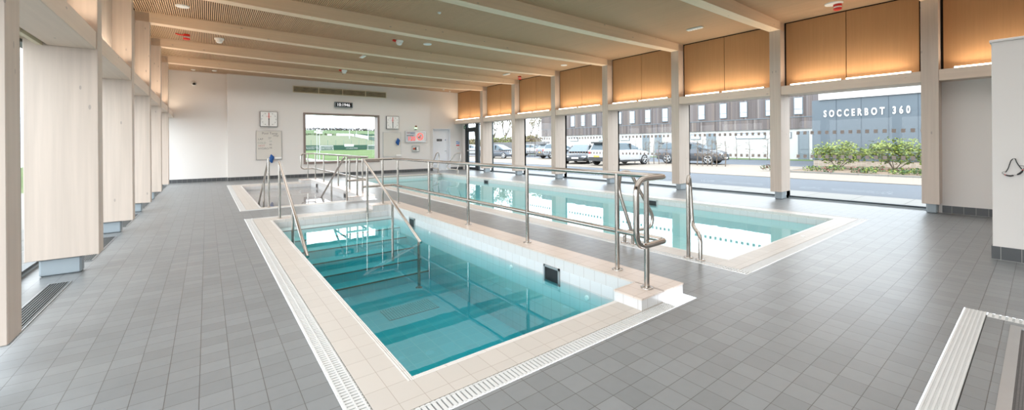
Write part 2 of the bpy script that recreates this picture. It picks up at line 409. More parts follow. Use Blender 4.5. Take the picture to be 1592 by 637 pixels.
# ---------------- right glazing
def glazing(idx, y0, y1, xg, z1, dots, inward):
    mb = MB(); t = .022
    mb.box(xg-.05, y0-t, 0, xg+.05, y0+t, z1); mb.box(xg-.05, y1-t, 0, xg+.05, y1+t, z1)
    mb.box(xg-.04, y0+t, .028, xg+.04, y1-t, .062, 0); mb.box(xg-.05, y0+t, 0, xg+.04, y1-t, .028, 1); mb.box(xg-.05, y0+t, z1-.035, xg+.05, y1-t, z1)
    w = struct(mb.build(f'window_{idx}', [m_frame, m_foot]))
    mb = MB(); mb.quad((xg, y0+t, .06), (xg, y1-t, .06), (xg, y1-t, z1-.035), (xg, y0+t, z1-.035)); mb.build('pane', m_glass, w)
    if dots:
        mb = MB(); 
        for zc in (1.051, 1.628):
            y = y0+.09
            while y < y1-.09:
                mb.quad((xg-.004*inward, y-.034, zc-.04), (xg-.004*inward, y+.034, zc-.04), (xg-.004*inward, y+.034, zc+.04), (xg-.004*inward, y-.034, zc+.04)); y += .146
        mb.build('film_squares', m_dots, w)
    return w
for i in range(6): glazing(i+1, YK[i]+.06, YK[i+1]+.06, XGR, 2.59, True, 1)
for i in range(7): glazing(7+i, (YK[i]+.12), (YK[i+1]+.12) if i < 6 else 20.06, XGL, 2.58, False, -1)
glazing(15, YB+.05, YK[0]+.12, XGL, 2.58, False, -1)
# glazed exit door at the far end
XD = XGR-.01
mb = MB()
mb.box(XD-.05, 19.56, 0, XD+.05, 19.76, 2.59); mb.box(XD-.05, 18.37, 0, XD+.05, 18.66, 2.59); mb.box(XD-.045, 18.66, 2.19, XD+.045, 19.56, 2.35); mb.box(XD-.04, 18.66, 2.555, XD+.04, 19.56, 2.59)
mb.box(XD-.05, 17.11, .0, XD+.05, 18.37, .06); mb.box(XD-.05, 17.11, 2.55, XD+.05, 18.37, 2.59); mb.box(XD-.05, 17.11, .06, XD+.05, 17.155, 2.55)
d = struct(mb.build('door_2', m_frame))
mb = MB(); mb.quad((XD, 18.66, 2.35), (XD, 19.56, 2.35), (XD, 19.56, 2.555), (XD, 18.66, 2.555)); mb.quad((XD, 17.155, .06), (XD, 18.37, .06), (XD, 18.37, 2.55), (XD, 17.155, 2.55)); mb.build('pane', m_glass, d)
mb = MB(); mb.box(XD-.03, 19.46, .01, XD+.03, 19.56, 2.19); mb.box(XD-.03, 18.66, .01, XD+.03, 18.74, 2.19); mb.box(XD-.03, 18.74, .01, XD+.03, 19.46, .16); mb.box(XD-.03, 18.74, 2.1, XD+.03, 19.46, 2.19)
lf2 = mb.build('leaf', m_frame, d)
mb = MB(); mb.quad((XD, 18.74, .16), (XD, 19.46, .16), (XD, 19.46, 2.1), (XD, 18.74, 2.1)); mb.build('leaf_pane', m_glass, lf2)
mb = MB(); mb.box(XD-.07, 18.68, 1.04, XD-.04, 19.54, 1.10); mb.build('push_bar', m_alu, d)
mb = MB(); mb.box(XD-.04, 19.76, 0, XD+.2, FY0, 2.6); struct(mb.build('wall_far_return', m_white))
# far white door
mb = MB(); mb.box(dx0, FY2-.015, 0, dx0+.035, FY2+.2, dz1); mb.box(dx1-.035, FY2-.015, 0, dx1, FY2+.2, dz1); mb.box(dx0, FY2-.015, dz1-.035, dx1, FY2+.2, dz1)
d = struct(mb.build('door_1', m_whited))
mb = MB(); mb.cbox(dx0+.035, FY2+.12, .01, dx1-.035, FY2+.17, dz1-.04, .003); mb.build('leaf', m_whited, d)
YD = FY2+.12
mb = MB(); mb.box(dx0+.09, YD-.004, .03, dx1-.2, YD, .33); mb.build('kick_plate', m_steelb, d)
mb = MB(); mb.box(10.09, YD-.012, 1.60, 10.40, YD, 1.72); pl_ = mb.build('sign_plate', m_black, d)
marks(MB(), 10.13, 10.36, YD-.013, 1.64, 1.68, 7, random.Random(2)).build('sign_print', m_whitep, pl_)
mb = MB(); mb.lathe((10.62, YD-.002, 1.67), [(.028, 0), (.028, -.01)], 16, axis=1); mb.build('blue_disc', plain('blue_sign', lin(38, 62, 140), .4), d)
mb = MB(); mb.lathe((10.66, YD, 1.05), [(.026, 0), (.026, -.012)], 16, axis=1); mb.tube(fillet([(10.66, YD-.01, 1.05), (10.66, YD-.06, 1.05), (10.53, YD-.06, 1.05)], .02), .011, 8); mb.lathe((10.66, YD, .95), [(.024, 0), (.024, -.012)], 16, axis=1); mb.build('handle', m_steel, d)
# far picture window: frame, reveal, pane
mb = MB(); t = .09
mb.box(wx0-.02, FY1-.03, wz0-.02, wx1+.02, FY0+.28, wz0+t); mb.box(wx0-.02, FY1-.03, wz1-.05, wx1+.02, FY0+.28, wz1+.02); mb.box(wx0-.02, FY1-.03, wz0+t, wx0+t-.02, FY0+.28, wz1-.05); mb.box(wx1-t+.02, FY1-.03, wz0+t, wx1+.02, FY0+.28, wz1-.05)
w = struct(mb.build('window_14', plain('taupe_frame', lin(138, 124, 118), .5)))
mb = MB(); mb.quad((wx0+.06, FY1+.12, wz0+.08), (wx1-.06, FY1+.12, wz0+.08), (wx1-.06, FY1+.12, wz1-.05), (wx0+.06, FY1+.12, wz1-.05)); mb.build('pane', m_glass, w)
# ---------------- floor grilles on the left
gl = ['dark slotted floor grille nearest the camera, between the first two left columns', 'dark slotted floor grille behind the second left column', 'dark slotted floor grille behind the third left column', 'dark slotted floor grille behind the fourth left column', 'dark slotted floor grille behind the fifth left column', 'farthest dark slotted floor grille, next to the white wall']
t = thing('floor_grille', (-1.215, 0, 0), gl[0], 'floor grille', 'floor grilles along the left wall')
mb = MB(); mb.box(-1.292, .62, .001, -1.138, 2.30, .003, 0); g_ = mb.build('trough', m_dark, t)
mb = MB()
for i in range(8): mb.box(-1.288+i*.0193, .625, .003, -1.288+i*.0193+.006, 2.295, .008)
mb.build('slats', plain('grey_slats', lin(128, 134, 136), .4, .5), t)
mb = MB(); mb.box(-1.298, .61, .001, -1.29, 2.31, .008); mb.box(-1.14, .61, .001, -1.132, 2.31, .008); mb.box(-1.298, .61, .001, -1.132, .62, .008); mb.box(-1.298, 2.30, .001, -1.132, 2.31, .008); mb.build('frame', m_alu, t)
for i in range(6):
    o = t if i == 0 else dup(t); o.location.y = YK[i+1]; o['label'] = gl[i]
    if i == 5: o.location.y = YK[6]-.05
# ================================================================== POOLS
ZW = -.155
def pool_rings(t, outer, inner, sides, gw=.127, pitch=.03):
    """grating, coping and bullnose round a basin. sides: which of W S E N carry a deck edge"""
    X0, Y0, X1, Y1 = outer; x0, y0, x1, y1 = inner; g = MB(); c = MB(); b = MB(); bw = .04
    def ring(w, s, e, n, W, S_, E_, N_, f):          # rectangle ring pieces between outer (w,s,e,n) and inner (W,S_,E_,N_)
        if 'W' in sides: f('W', w, s, W, n)
        if 'E' in sides: f('E', E_, s, e, n)
        if 'S' in sides: f('S', W if 'W' in sides else w, s, E_ if 'E' in sides else e, S_)
        if 'N' in sides: f('N', W if 'W' in sides else w, N_, E_ if 'E' in sides else e, n)
    GX0 = X0+gw if 'W' in sides else X0; GX1 = X1-gw if 'E' in sides else X1; GY0 = Y0+gw if 'S' in sides else Y0; GY1 = Y1-gw if 'N' in sides else Y1
    def fg(sd, a, b_, c_, d_):
        g.quad((a,b_,-.02),(c_,b_,-.02),(c_,d_,-.02),(a,d_,-.02), 1)
        if sd in 'WE':
            y = b_
            while y < d_-.01: g.box(a+.004, y, -.018, c_-.004, y+.021, .001); y += pitch
            for q in (.12, .5, .88): g.box(a+(c_-a)*q-.005, b_, -.018, a+(c_-a)*q+.005, d_, .0025)
        else:
            x = a
            while x < c_-.01: g.box(x, b_+.004, -.018, x+.021, d_-.004, .001); x += pitch
            for q in (.12, .88): g.box(a, b_+(d_-b_)*q-.004, -.018, c_, b_+(d_-b_)*q+.004, .0025)
    ring(X0, Y0, X1, Y1, GX0, GY0, GX1, GY1, fg)
    BX0 = x0-bw if 'W' in sides else x0; BX1 = x1+bw if 'E' in sides else x1; BY0 = y0-bw if 'S' in sides else y0; BY1 = y1+bw if 'N' in sides else y1
    ring(GX0, GY0, GX1, GY1, BX0, BY0, BX1, BY1, lambda sd, a, b_, c_, d_: c.box(a, b_, -.05, c_, d_, .002))
    def fb(sd, a, b_, c_, d_):
        b.box(a, b_, -.05, c_, d_, -.002)
        for q in (0, .36, .70):
            if sd == 'W' : b.box(a+(c_-a)*q, b_, -.01, a+(c_-a)*(q+.26), d_, .004-.004*q)
            elif sd == 'E': b.box(c_-(c_-a)*(q+.26), b_, -.01, c_-(c_-a)*q, d_, .004-.004*q)
            elif sd == 'S': b.box(a, b_+(d_-b_)*q, -.01, c_, b_+(d_-b_)*(q+.26), .004-.004*q)
            else: b.box(a, d_-(d_-b_)*(q+.26), -.01, c_, d_-(d_-b_)*q, .004-.004*q)
    ring(BX0, BY0, BX1, BY1, x0, y0, x1, y1, fb)
    g.build('overflow_grating', [m_grate, m_gap], t); c.build('coping', m_cope, t); b.build('bullnose_edge', m_bull, t)
def basin(t, inner, zb, ztops, mf=None, under=None):
    x0, y0, x1, y1 = inner; w = MB()
    zt = dict(W=-.0501, E=-.0501, S=-.0501, N=-.0501); zt.update(ztops)
    w.quad((x0,y0,zb),(x0,y1,zb),(x0,y1,zt['W']),(x0,y0,zt['W']), 0); w.quad((x1,y0,zb),(x1,y1,zb),(x1,y1,zt['E']),(x1,y0,zt['E']), 0)
    w.quad((x0,y0,zb),(x1,y0,zb),(x1,y0,zt['S']),(x0,y0,zt['S']), 1); w.quad((x0,y1,zb),(x1,y1,zb),(x1,y1,zt['N']),(x0,y1,zt['N']), 1)
    w.quad((x0,y0,zb),(x1,y0,zb),(x1,y1,zb),(x0,y1,zb), 2)
    if under:                            # tile colour brightened below the water line, standing in for light there
        e = .002; zu = ZW-.004
        for a, b in (((x0+e,y0+e),(x0+e,y1-e)), ((x1-e,y0+e),(x1-e,y1-e)), ((x0+e,y0+e),(x1-e,y0+e)), ((x0+e,y1-e),(x1-e,y1-e))):
            w.quad((*a,zb),(*b,zb),(*b,zu),(*a,zu), 3)
    return w.build('basin', [m_wtx, m_wty, mf or m_pfloor]+([under] if under else []), t)
def water(t, inner, zb, m):
    x0, y0, x1, y1 = inner; e = .003
    mb = MB(); mb.box(x0-e, y0-e, zb-.01, x1+e, y1+e, ZW); return mb.build('water', m, t)
def curb(t, x0, x1, y0, y1, blocks):
    mb = MB(); cap = MB(); zt = .1
    zs = zt-.014
    rects = [(x0, y0, x1, y1)]+blocks
    for (a, b, c, d) in rects:
        mb.box(a, b, -.03, c, d, zs); cap.box(a-.004, b-.004, zs, c+.004, d+.004, zt)
    mb2 = MB()
    o = mb.build('curb_wall', [m_wtc], t); cap.build('curb_cap', m_capt, t)
def tile3(name, c, grout, s):
    t = NT(name); p = t.pos(); sx = t.n('ShaderNodeSeparateXYZ'); t.l(p, sx.inputs[0]); g = t.n('ShaderNodeNewGeometry'); nx = t.n('ShaderNodeSeparateXYZ'); t.l(g.outputs['Normal'], nx.inputs[0])
    ax = t.math('GREATER_THAN', t.math('ABSOLUTE', nx.outputs[0]), .5)
    f = []
    for i in range(2):
        q = t.math('FRACT', t.math('DIVIDE', t.math('ADD', sx.outputs[i], 30.03), s)); f.append(t.math('LESS_THAN', q, .025))
    gx = t.math('MULTIPLY', f[0], t.math('SUBTRACT', 1, ax)); gy = t.math('MULTIPLY', f[1], ax)
    t.bsdf(t.mix(t.math('MAXIMUM', gx, gy), c, grout), .25); return t.m
m_wtc = tile3('curb_white_tile', lin(208, 207, 206), lin(176, 168, 162), .15)
m_capt = tile('curb_cap_tile', lin(206, 192, 181), lin(172, 152, 138), 0, 1, .152, .19, .02, .02, .004, .03, .3, .5, .04)
def inlet(t, x, y, z, sx=-1, w=.2, h=.17):
    """square skimmer mouth in a wall that faces -X"""
    mb = MB(); f = .025
    for a in ((y-w/2, z-h/2, y+w/2, z-h/2+f), (y-w/2, z+h/2-f, y+w/2, z+h/2), (y-w/2, z-h/2, y-w/2+f, z+h/2), (y+w/2-f, z-h/2, y+w/2, z+h/2)):
        mb.box(x-.012, a[0], a[1], x+.001, a[2], a[3])
    o = mb.build('skimmer_frame', m_steelb, t)
    mb = MB(); mb.box(x-.004, y-w/2+f, z-h/2+f, x-.001, y+w/2-f, z+h/2-f, 0); mb.build('skimmer_mouth', m_black, o)
def nozzle(t, x, y, z):
    mb = MB(); mb.lathe((x, y, z), [(.03, 0), (.03, -.008), (.018, -.016)], 14, axis=0); mb.build('water_nozzle', m_whitep, t)
def disc(t, x, y, z, r=.11):
    mb = MB(); mb.lathe((x, y, z), [(r, .001), (r, .008), (r*.9, .012)], 22); mb.build('floor_inlet', m_whitep, t)
# ---- hydrotherapy pool in the foreground
t1 = thing('plunge_pool', (2, 5.5, 0), 'deep blue foreground plunge pool with steps at its far end', 'pool')
I1 = (.984, 2.317, 3.2, 8.77); ZB = -1.02
pool_rings(t1, P1[:2]+(3.2,)+P1[3:], I1, 'WSN')
basin(t1, I1, ZB, dict(E=-.0301))
curb(t1, 3.2, 3.525, 2.035, 9.27, [(2.89, 2.035, 3.2, 2.318), (2.86, 8.769, 3.2, 9.13)])
water(t1, I1, ZB, m_water1)
for i in range(6):
    z1 = -.165-.142*i; y1 = 8.769-.34*i; y0 = y1-.34
    mb = MB(); mb.box(.986, y0, ZB, 3.198, 8.769, z1-.0); s_ = mb.build('step', m_pfloor, t1)
    mb = MB(); mb.box(.99, y0-.004, z1-.012, 3.196, y0+.03, z1+.002); mb.build('step_nosing', plain('dark_nosing', lin(110, 98, 92), .6) if i == 0 else bpy.data.materials['dark_nosing'], s_)
p = onx(858, 433, 3.2); inlet(t1, 3.2, p.y, -.125, w=.27, h=.2)
p = onx(641, 347, 3.2); inlet(t1, 3.2, p.y, -.125, w=.27, h=.2)
for q in ((795, 415), (913, 463), (668, 362)):
    p = onx(q[0], q[1], 3.2); nozzle(t1, 3.2, p.y, min(p.z, -.19))
for x, y in ((1.35, 2.75), (2.75, 3.0), (1.45, 5.3)): disc(t1, x, y, ZB)
mb = MB(); mb.box(2.0, 5.45, ZB+.001, 2.75, 5.85, ZB+.006, 1)
for i in range(20): mb.box(2.0+i*.0385, 5.45, ZB+.006, 2.0+i*.0385+.022, 5.85, ZB+.012)
for i in range(9): mb.box(2.0, 5.46+i*.047, ZB+.006, 2.75, 5.475+i*.047, ZB+.013)
mb.build('floor_drain_grate', [m_whitep, m_gap], t1)
# ---- grey raised-floor pool behind it
t3 = thing('plunge_pool', (2, 14, 0), 'shallow grey pool with raised tiled floor, behind the blue plunge pool', 'pool')
I3 = (.984, 10.78, 3.2, 17.1)
pool_rings(t3, SP[:2]+(3.2,)+SP[3:], I3, 'WSN')
basin(t3, I3, -.19, dict(E=-.0301), m_grey_spa)
curb(t3, 3.2, 3.525, 10.62, 17.62, [(2.87, 10.62, 3.2, 10.781), (2.86, 17.099, 3.2, 17.62)])
mb = MB(); mb.quad((.983, 10.779, ZW), (3.201, 10.779, ZW), (3.201, 17.101, ZW), (.983, 17.101, ZW)); mb.build('water', m_water3, t3)
for q in ((493, 290), (537, 306)):
    p = onx(q[0], q[1], 3.2); inlet(t3, 3.2, p.y, -.06, w=.3, h=.16)
m_turq = tile('water_lit_floor_tile', lin(176, 226, 228), lin(220, 240, 240), 0, 1, .2, .2, .0, .0, .007, .03, .4, .4, .03)  # pale tile tinted turquoise, standing in for light coming through the water
# ---- long pool beside the windows
t2 = thing('swimming_pool', (7, 10, 0), 'long pale turquoise swimming pool beside the windows', 'pool')
I2 = (4.987, 2.31, 9.09, 17.70); ZB2 = -.85
pool_rings(t2, P2, I2, 'WSEN')
basin(t2, I2, ZB2, {}, m_turq, plain('water_lit_wall_tile', lin(190, 234, 236), .3, var=.02))  # submerged walls painted brighter in place of light they lack
water(t2, I2, ZB2, m_water2)
for q in ((756, 283.5), (1013, 317)):
    p = onx(q[0], q[1], 9.09); inlet(t2, 9.09, p.y, -.13, w=.34, h=.17)
p = onz(1248, 367.5, 0); mb = MB(); mb.lathe((p.x, p.y, .002), [(.028, 0), (.028, .006)], 14); mb.build('deck_disc', m_whitep, t2)
mb = MB(); mb.box(8.62, 17.3, ZB2, 8.7, 17.72, -.003); mb.build('ladder_recess_cheek', m_wtx, t2)
# ---- footbath at bottom right
t4 = thing('foot_bath', (4, 0, 0), 'white grated surround of a sunken foot mat at bottom right corner', 'foot bath')
g = MB(); g.quad((1.4, .28, -.02), (5.07, .28, -.02), (5.07, .41, -.02), (1.4, .41, -.02), 1); g.quad((4.945, -2.6, -.02), (5.07, -2.6, -.02), (5.07, .28, -.02), (4.945, .28, -.02), 1)
x = 1.4
while x < 5.06: g.box(x, .286, -.018, x+.011, .404, .001); x += .0155
for q in (.288, .309, .330, .352, .373, .394): g.box(1.4, q, -.018, 5.066, q+.009, .0035)
y = -2.6
while y < .27: g.box(4.95, y, -.018, 5.066, y+.02, .001); y += .034
for q in (4.955, 5.0, 5.045): g.box(q, -2.6, -.018, q+.012, .28, .002)
g.build('overflow_grating', [m_grate, m_gap], t4)
pa = onz(1571, 505, 0); pb = onz(1585, 509, 0); fx = pa.x; fy = pa.y
mb = MB(); mb.box(1.4, fy, -.02, 4.945, .28, 0); mb.box(fx, -2.6, -.02, 4.945, fy, 0); mb.build('tiled_border', m_floor, t4)
fw_ = .052
mb = MB(); mb.box(1.4, fy-fw_, -.02, fx, fy, .004); mb.box(fx-fw_, -2.6, -.02, fx, fy-fw_, .004); mb.build('steel_frame', m_steelb, t4)
mt_ = tile('ribbed_rubber', lin(104, 100, 98), lin(70, 67, 66), 0, 1, .012, .012, 0, 0, .004, .1, .7)
mb = MB(); mb.box(1.4, -2.6, -.02, fx-fw_, fy-fw_, -.004); mb.build('mat', mt_, t4)

# ================================================================== HANDRAILS
RR = .0255
def flange(t, x, y, z, parent=None):
    mb = MB(); mb.lathe((x, y, z), [(.055, 0), (.055, .006), (.03, .009)], 18); mb.build('base_flange', m_steel, parent or t)
def post(t, x, y, z0, z1, fl=True):
    mb = MB(); mb.cyl((x, y, z0), (x, y, z1), RR*.92, seg=12); o = mb.build('post', m_steel, t)
    if fl: flange(t, x, y, z0, o)
def guard(label, yloop, yturn, xt, posts, sgn):
    """guard rail on a curb: U-shaped loop at one end, short return at the other"""
    t = thing('handrail', (3.37, (yloop+yturn)/2, .1), label, 'handrail', 'steel guard rails on the curbs')
    zt, zm = 1.09, .50
    top = fillet([(xt, yturn, zt), (3.38, yturn, zt), (3.38, yloop, zt), (2.93, yloop-.01*sgn, zt), (2.93, yloop-.01*sgn, zm), (3.38, yloop, zm), (3.38, yturn, zm), (xt, yturn, zm)], [0, .05, .05, .14, .14, .05, .05, 0], 7)
    mb = MB(); mb.tube(top, RR, 12); mb.build('rail', m_steel, t)
    for (x, y) in posts: post(t, x, y, .1, zt)
    return t
guard('long steel guard rail between the blue plunge pool and the swimming pool', 2.12, 8.93, 2.70, [(3.155, 2.165), (3.375, 2.665), (3.375, 4.13), (3.38, 5.65), (3.38, 7.09), (3.40, 8.72), (3.13, 8.93)], 1)
guard('steel guard rail on the grey pool curb, in front of the far window', 17.50, 10.74, 2.86, [(3.17, 17.50), (3.40, 17.3), (3.40, 15.86), (3.39, 13.8), (3.39, 12.5), (3.40, 11.28), (3.10, 10.74)], -1)
def stair_rail(label, p0, p1, posts, loc):
    t = thing('stair_rail', loc, label, 'handrail')
    d = (Vector(p1)-Vector(p0))
    mb = MB(); mb.tube([p0, p1], RR, 12); mb.lathe(p0, [(RR*.6, -RR), (RR, 0), (RR*.6, RR)], 10); mb.build('rail', m_steel, t)
    for (x, y, z0, z1, fl) in posts: post(t, x, y, z0, z1, fl)
    return t
def along(p0, p1, y):
    u = (y-p0[1])/(p1[1]-p0[1]); return p0[2]+(p1[2]-p0[2])*u
a, b = (2.72, 8.93, 1.09), (2.72, 6.02, -.16)
stair_rail('sloping steel stair rail down into the blue plunge pool, right side by the curb', a, b, [(2.72, 8.70, -.165, along(a, b, 8.70), False), (2.72, 7.25, -.75, along(a, b, 7.25), False), (2.72, 6.1, -.9, along(a, b, 6.1), True)], (2.72, 8.7, -.165))
a, b = (1.12, 8.93, 1.09), (1.12, 6.25, -.16)
stair_rail('sloping steel stair rail down into the blue plunge pool, left side', a, b, [(1.12, 8.93, 0, 1.08, True), (1.12, 7.45, -.62, along(a, b, 7.45), False)], (1.12, 8.93, 0))
a, b = (2.78, 10.74, 1.09), (2.78, 13.35, -.185)
stair_rail('dark sloping stair rail entering the grey shallow pool, near its curb', a, b, [(2.84, 10.74, 0, 1.09, False), (2.78, 12.05, -.185, along(a, b, 12.05), True)], (2.78, 10.74, 0))
a, b = (1.13, 10.75, 1.09), (1.13, 13.0, -.185)
stair_rail('sloping stair rail entering the grey shallow pool at its left side', a, b, [(1.13, 10.75, 0, 1.08, True), (1.13, 11.75, -.185, along(a, b, 11.75), True)], (1.13, 10.75, 0))
# pool ladders: pairs of looped grab rails
def grab(label, f1, f2, pts, cat='grab rail', group='grab rails at the swimming pool'):
    t = thing('grab_rail', (f1[0], f1[1], 0), label, cat, group)
    mb = MB(); mb.tube(fillet(pts, .11, 6), RR*.9, 12); mb.build('rail', m_steel, t)
    flange(t, f1[0], f1[1], .002); flange(t, f2[0], f2[1], .002)
f1, f2 = (4.69, 2.63), (4.70, 2.487)
grab('tall looped steel grab rail at the near end of the swimming pool', f1, f2, [(*f1, 0), (*f1, .93), (4.80, 2.68, 1.0), (4.86, 2.70, .9), (4.84, 2.66, .36), (4.73, 2.5, .29), (*f2, 0)])
f1, f2 = (4.70, 3.58), (4.72, 3.46)
grab('looped steel grab rail seen behind the guard rail end', f1, f2, [(*f1, 0), (*f1, .16), (5.0, 3.36, .20), (5.03, 3.34, .36), (4.80, 3.56, 1.0), (4.70, 3.64, 1.0), (4.62, 3.62, .75), (*f2, .12), (*f2, 0)])
f1, f2 = (9.36, 16.5), (9.36, 16.62)
grab('looped steel grab rail by the exit door, right of the far pair', f1, f2, [(*f1, 0), (*f1, .22), (9.05, 16.95, .27), (9.0, 17.0, .40), (9.32, 16.65, 1.0), (9.50, 16.55, 1.02), (9.52, 16.52, .8), (*f2, .25), (*f2, 0)])
f1, f2 = (9.05, 16.95+.9), (9.05, 17.0+.98)
grab('looped steel grab rail by the exit door, left of the far pair', f1, f2, [(*f1, 0), (*f1, .22), (8.78, 18.0, .27), (8.75, 18.02, .4), (8.98, 17.98, 1.0), (9.1, 17.98, 1.02), (9.12, 17.98, .8), (*f2, .25), (*f2, 0)])
# ================================================================== THINGS ON THE FAR WALL
YW = FY1
t = thing('air_grille', (5.1, YW, 3.9), 'long cream louvred air grille high on the far wall', 'air vent')
mb = MB(); mb.box(3.03, YW-.004, 3.765, 7.19, YW-.001, 4.04); mb.build('backing', m_dark, t)
mb = MB()
for x in (3.03, 4.06, 5.10, 6.16, 7.17): mb.box(x, YW-.03, 3.765, x+.03, YW-.004, 4.04)
mb.box(3.03, YW-.03, 3.755, 7.2, YW-.004, 3.78); mb.box(3.03, YW-.03, 4.025, 7.2, YW-.004, 4.05); mb.build('frame', m_cream, t)
mb = MB()
for i in range(4):
    z = 3.795+i*.06; mb.prism([(YW-.030, z), (YW-.022, z), (YW-.004, z+.03), (YW-.012, z+.03)], 0, 3.05, 7.18)
mb.build('louvres', m_cream, t)
t = thing('digital_clock', (5.145, YW, 3.31), 'grey digital clock showing white digits above the far window', 'clock')
mb = MB(); mb.cbox(4.74, YW-.09, 3.185, 5.55, YW, 3.435, .01); mb.build('case', plain('clock_case_grey', lin(112, 122, 126), .5), t)
mb = MB(); mb.box(4.80, YW-.094, 3.22, 5.51, YW-.088, 3.40); f_ = mb.build('display', m_black, t)
m_wdig = emit('white_digits', (1, 1, 1, 1), .85)
text_obj('digits', '10:1946', .185, face_minus_y(4.83, YW-.097, 3.245), m_wdig, f_, depth=.004, bold=.002, xs=1.0)
def wall_clock(x0, z0, s, label):
    t = thing('wall_clock', (x0+s/2, YW, z0+s/2), label, 'clock', 'square pace clocks on the far wall'); cx_, cz_ = x0+s/2, z0+s/2
    mb = MB(); mb.cbox(x0, YW-.07, z0, x0+s, YW, z0+s, .008); mb.build('case', plain('dark_clock_rim', lin(86, 84, 82), .4), t)
    mb = MB(); mb.box(x0+.018, YW-.074, z0+.018, x0+s-.018, YW-.069, z0+s-.018); f_ = mb.build('dial', m_whitep, t)
    mb = MB()
    for i in range(60):
        a = 2*math.pi*i/60; r1 = .285; r0 = .24 if i % 5 == 0 else .268; wv = .012 if i % 5 == 0 else .004
        c, s_ = math.sin(a), math.cos(a); p = Vector((c, 0, s_)); q = Vector((s_, 0, -c))*wv/2; o = Vector((cx_, YW-.0755, cz_))
        mb.quad(o+p*r0-q, o+p*r1-q, o+p*r1+q, o+p*r0+q)
    mb.build('dial_marks', m_black, f_)
    marks(MB(), cx_-.09, cx_+.10, YW-.0745, cz_+.10, cz_+.125, 6, random.Random(8)).build('dial_print', m_red, f_)
    mb = MB(); mb.box(cx_-.013, YW-.083, cz_-.03, cx_+.013, YW-.079, cz_+.27); mb.build('hand', m_red, t)['label'] = 'red hand pointing up'
    mb = MB(); mb.box(cx_-.013, YW-.087, cz_-.27, cx_+.013, YW-.083, cz_+.03); mb.lathe((cx_, YW-.083, cz_), [(.022, 0), (.022, -.008)], 14, axis=1); mb.build('hand', m_black, t)['label'] = 'black hand pointing down'
wall_clock(1.79, 2.222, .645, 'square white pace clock left of the far window')
wall_clock(7.178, 2.218, .645, 'square white pace clock right of the far window')
m_wb = plain('whiteboard_enamel', lin(214, 210, 202), .3, var=.01)
def whiteboard(x0, z0, x1, z1, label):
    t = thing('whiteboard', ((x0+x1)/2, YW, (z0+z1)/2), label, 'whiteboard')
    mb = MB(); mb.box(x0+.012, YW-.02, z0+.012, x1-.012, YW, z1-.012); b_ = mb.build('board', m_wb, t)
    mb = MB(); mb.box(x0, YW-.026, z0, x1, YW, z0+.014); mb.box(x0, YW-.026, z1-.014, x1, YW, z1); mb.box(x0, YW-.026, z0, x0+.014, YW, z1); mb.box(x1-.014, YW-.026, z0, x1, YW, z1); mb.build('frame', m_alu, t)
    mb = MB(); mb.box(x1-.29, YW-.08, z0+.03, x1-.02, YW-.02, z0+.10); mb.build('pen_tray', m_whitep, t)
    return t, b_
t, b_ = whiteboard(1.645, .82, 2.595, 2.056, 'whiteboard with handwritten pool temperatures, left of the far window')
ink = plain('marker_grey', lin(92, 90, 92), .6); inkr = plain('marker_red', lin(196, 120, 116), .6); inkg = plain('marker_green', lin(128, 150, 140), .6)
for tx, x, z, s_, m_ in (('Pool Temp', 1.86, 1.90, .13, ink), ('(deg)', 2.27, 1.82, .10, ink), ('LAP', 1.72, 1.66, .11, ink), ('27', 2.09, 1.70, .11, ink), ('COLD', 1.70, 1.50, .11, inkg), ('10', 2.12, 1.57, .10, inkg), ('HOT', 1.73, 1.38, .11, inkr), ('40', 2.12, 1.43, .10, ink), ('HYDRO', 1.72, 1.26, .11, ink), ('35', 2.12, 1.29, .11, ink)):
    text_obj('handwriting', tx, s_, face_minus_y(x, YW-.0215, z), m_, b_, depth=.001, bold=-.001)
t, b_ = whiteboard(7.01, .815, 7.945, 2.058, 'blank whiteboard right of the far window')
def cloth(x, z, label):
    mb = MB(); pr_ = [(.0, .19), (.035, .15), (.075, .08), (.10, 0), (.085, -.07), (.05, -.13), (.02, -.19)]
    n = 10; vs = []; 
    for (r, h) in pr_:
        for j in range(n):
            a = 2*math.pi*j/n; q = 1+.25*math.sin(3*a+h*20); vs.append((x+r*q*math.cos(a)+.012*math.sin(h*25), YW-.085+r*.5*q*math.sin(a), z+h))
    fs = [(i*n+j, i*n+(j+1) % n, (i+1)*n+(j+1) % n, (i+1)*n+j) for i in range(len(pr_)-1) for j in range(n)]
    mb.add(vs, fs, 0, True); o = mb.build('hanging_cloth', m_blue); tag(o, label, 'cloth')
cloth(2.195, .87, 'crumpled blue cloth hanging at the bottom of the written whiteboard'); cloth(7.76, 1.58, 'crumpled blue cloth hanging on the blank whiteboard')
# safety display
t = thing('safety_display', (8.73, YW, 1.84), 'silver framed safety display with red digits and red no-diving ring', 'sign')
mb = MB(); mb.box(8.17, YW-.07, 1.555, 9.295, YW, 1.60); mb.box(8.17, YW-.07, 2.085, 9.295, YW, 2.13); mb.box(8.17, YW-.07, 1.60, 8.21, YW, 2.085); mb.box(9.255, YW-.07, 1.60, 9.295, YW, 2.085); mb.build('frame', m_alu, t)
mb = MB(); mb.box(8.21, YW-.05, 1.60, 8.72, YW-.01, 2.085); lp = mb.build('panel', plain('pale_grey_panel', lin(206, 208, 214), .4), t); lp['label'] = 'grey left panel with red digits'
mb = MB(); mb.box(8.72, YW-.05, 1.60, 9.255, YW-.01, 2.085); rp = mb.build('panel', m_whitep, t); rp['label'] = 'white right panel with red ring'
m_rled = emit('red_glow', (1, .14, .12, 1), 1.0)
text_obj('digits', '120', .30, face_minus_y(8.29, YW-.056, 1.635), m_rled, lp, depth=.004, bold=.004, xs=.95)
mb = MB(); mb.box(8.25, YW-.056, 1.875, 8.62, YW-.05, 1.90); mb.build('caption_bar', m_black, lp)
marks(MB(), 8.26, 8.42, YW-.051, 2.00, 2.04, 6, random.Random(4)).build('header_print', m_red, lp)
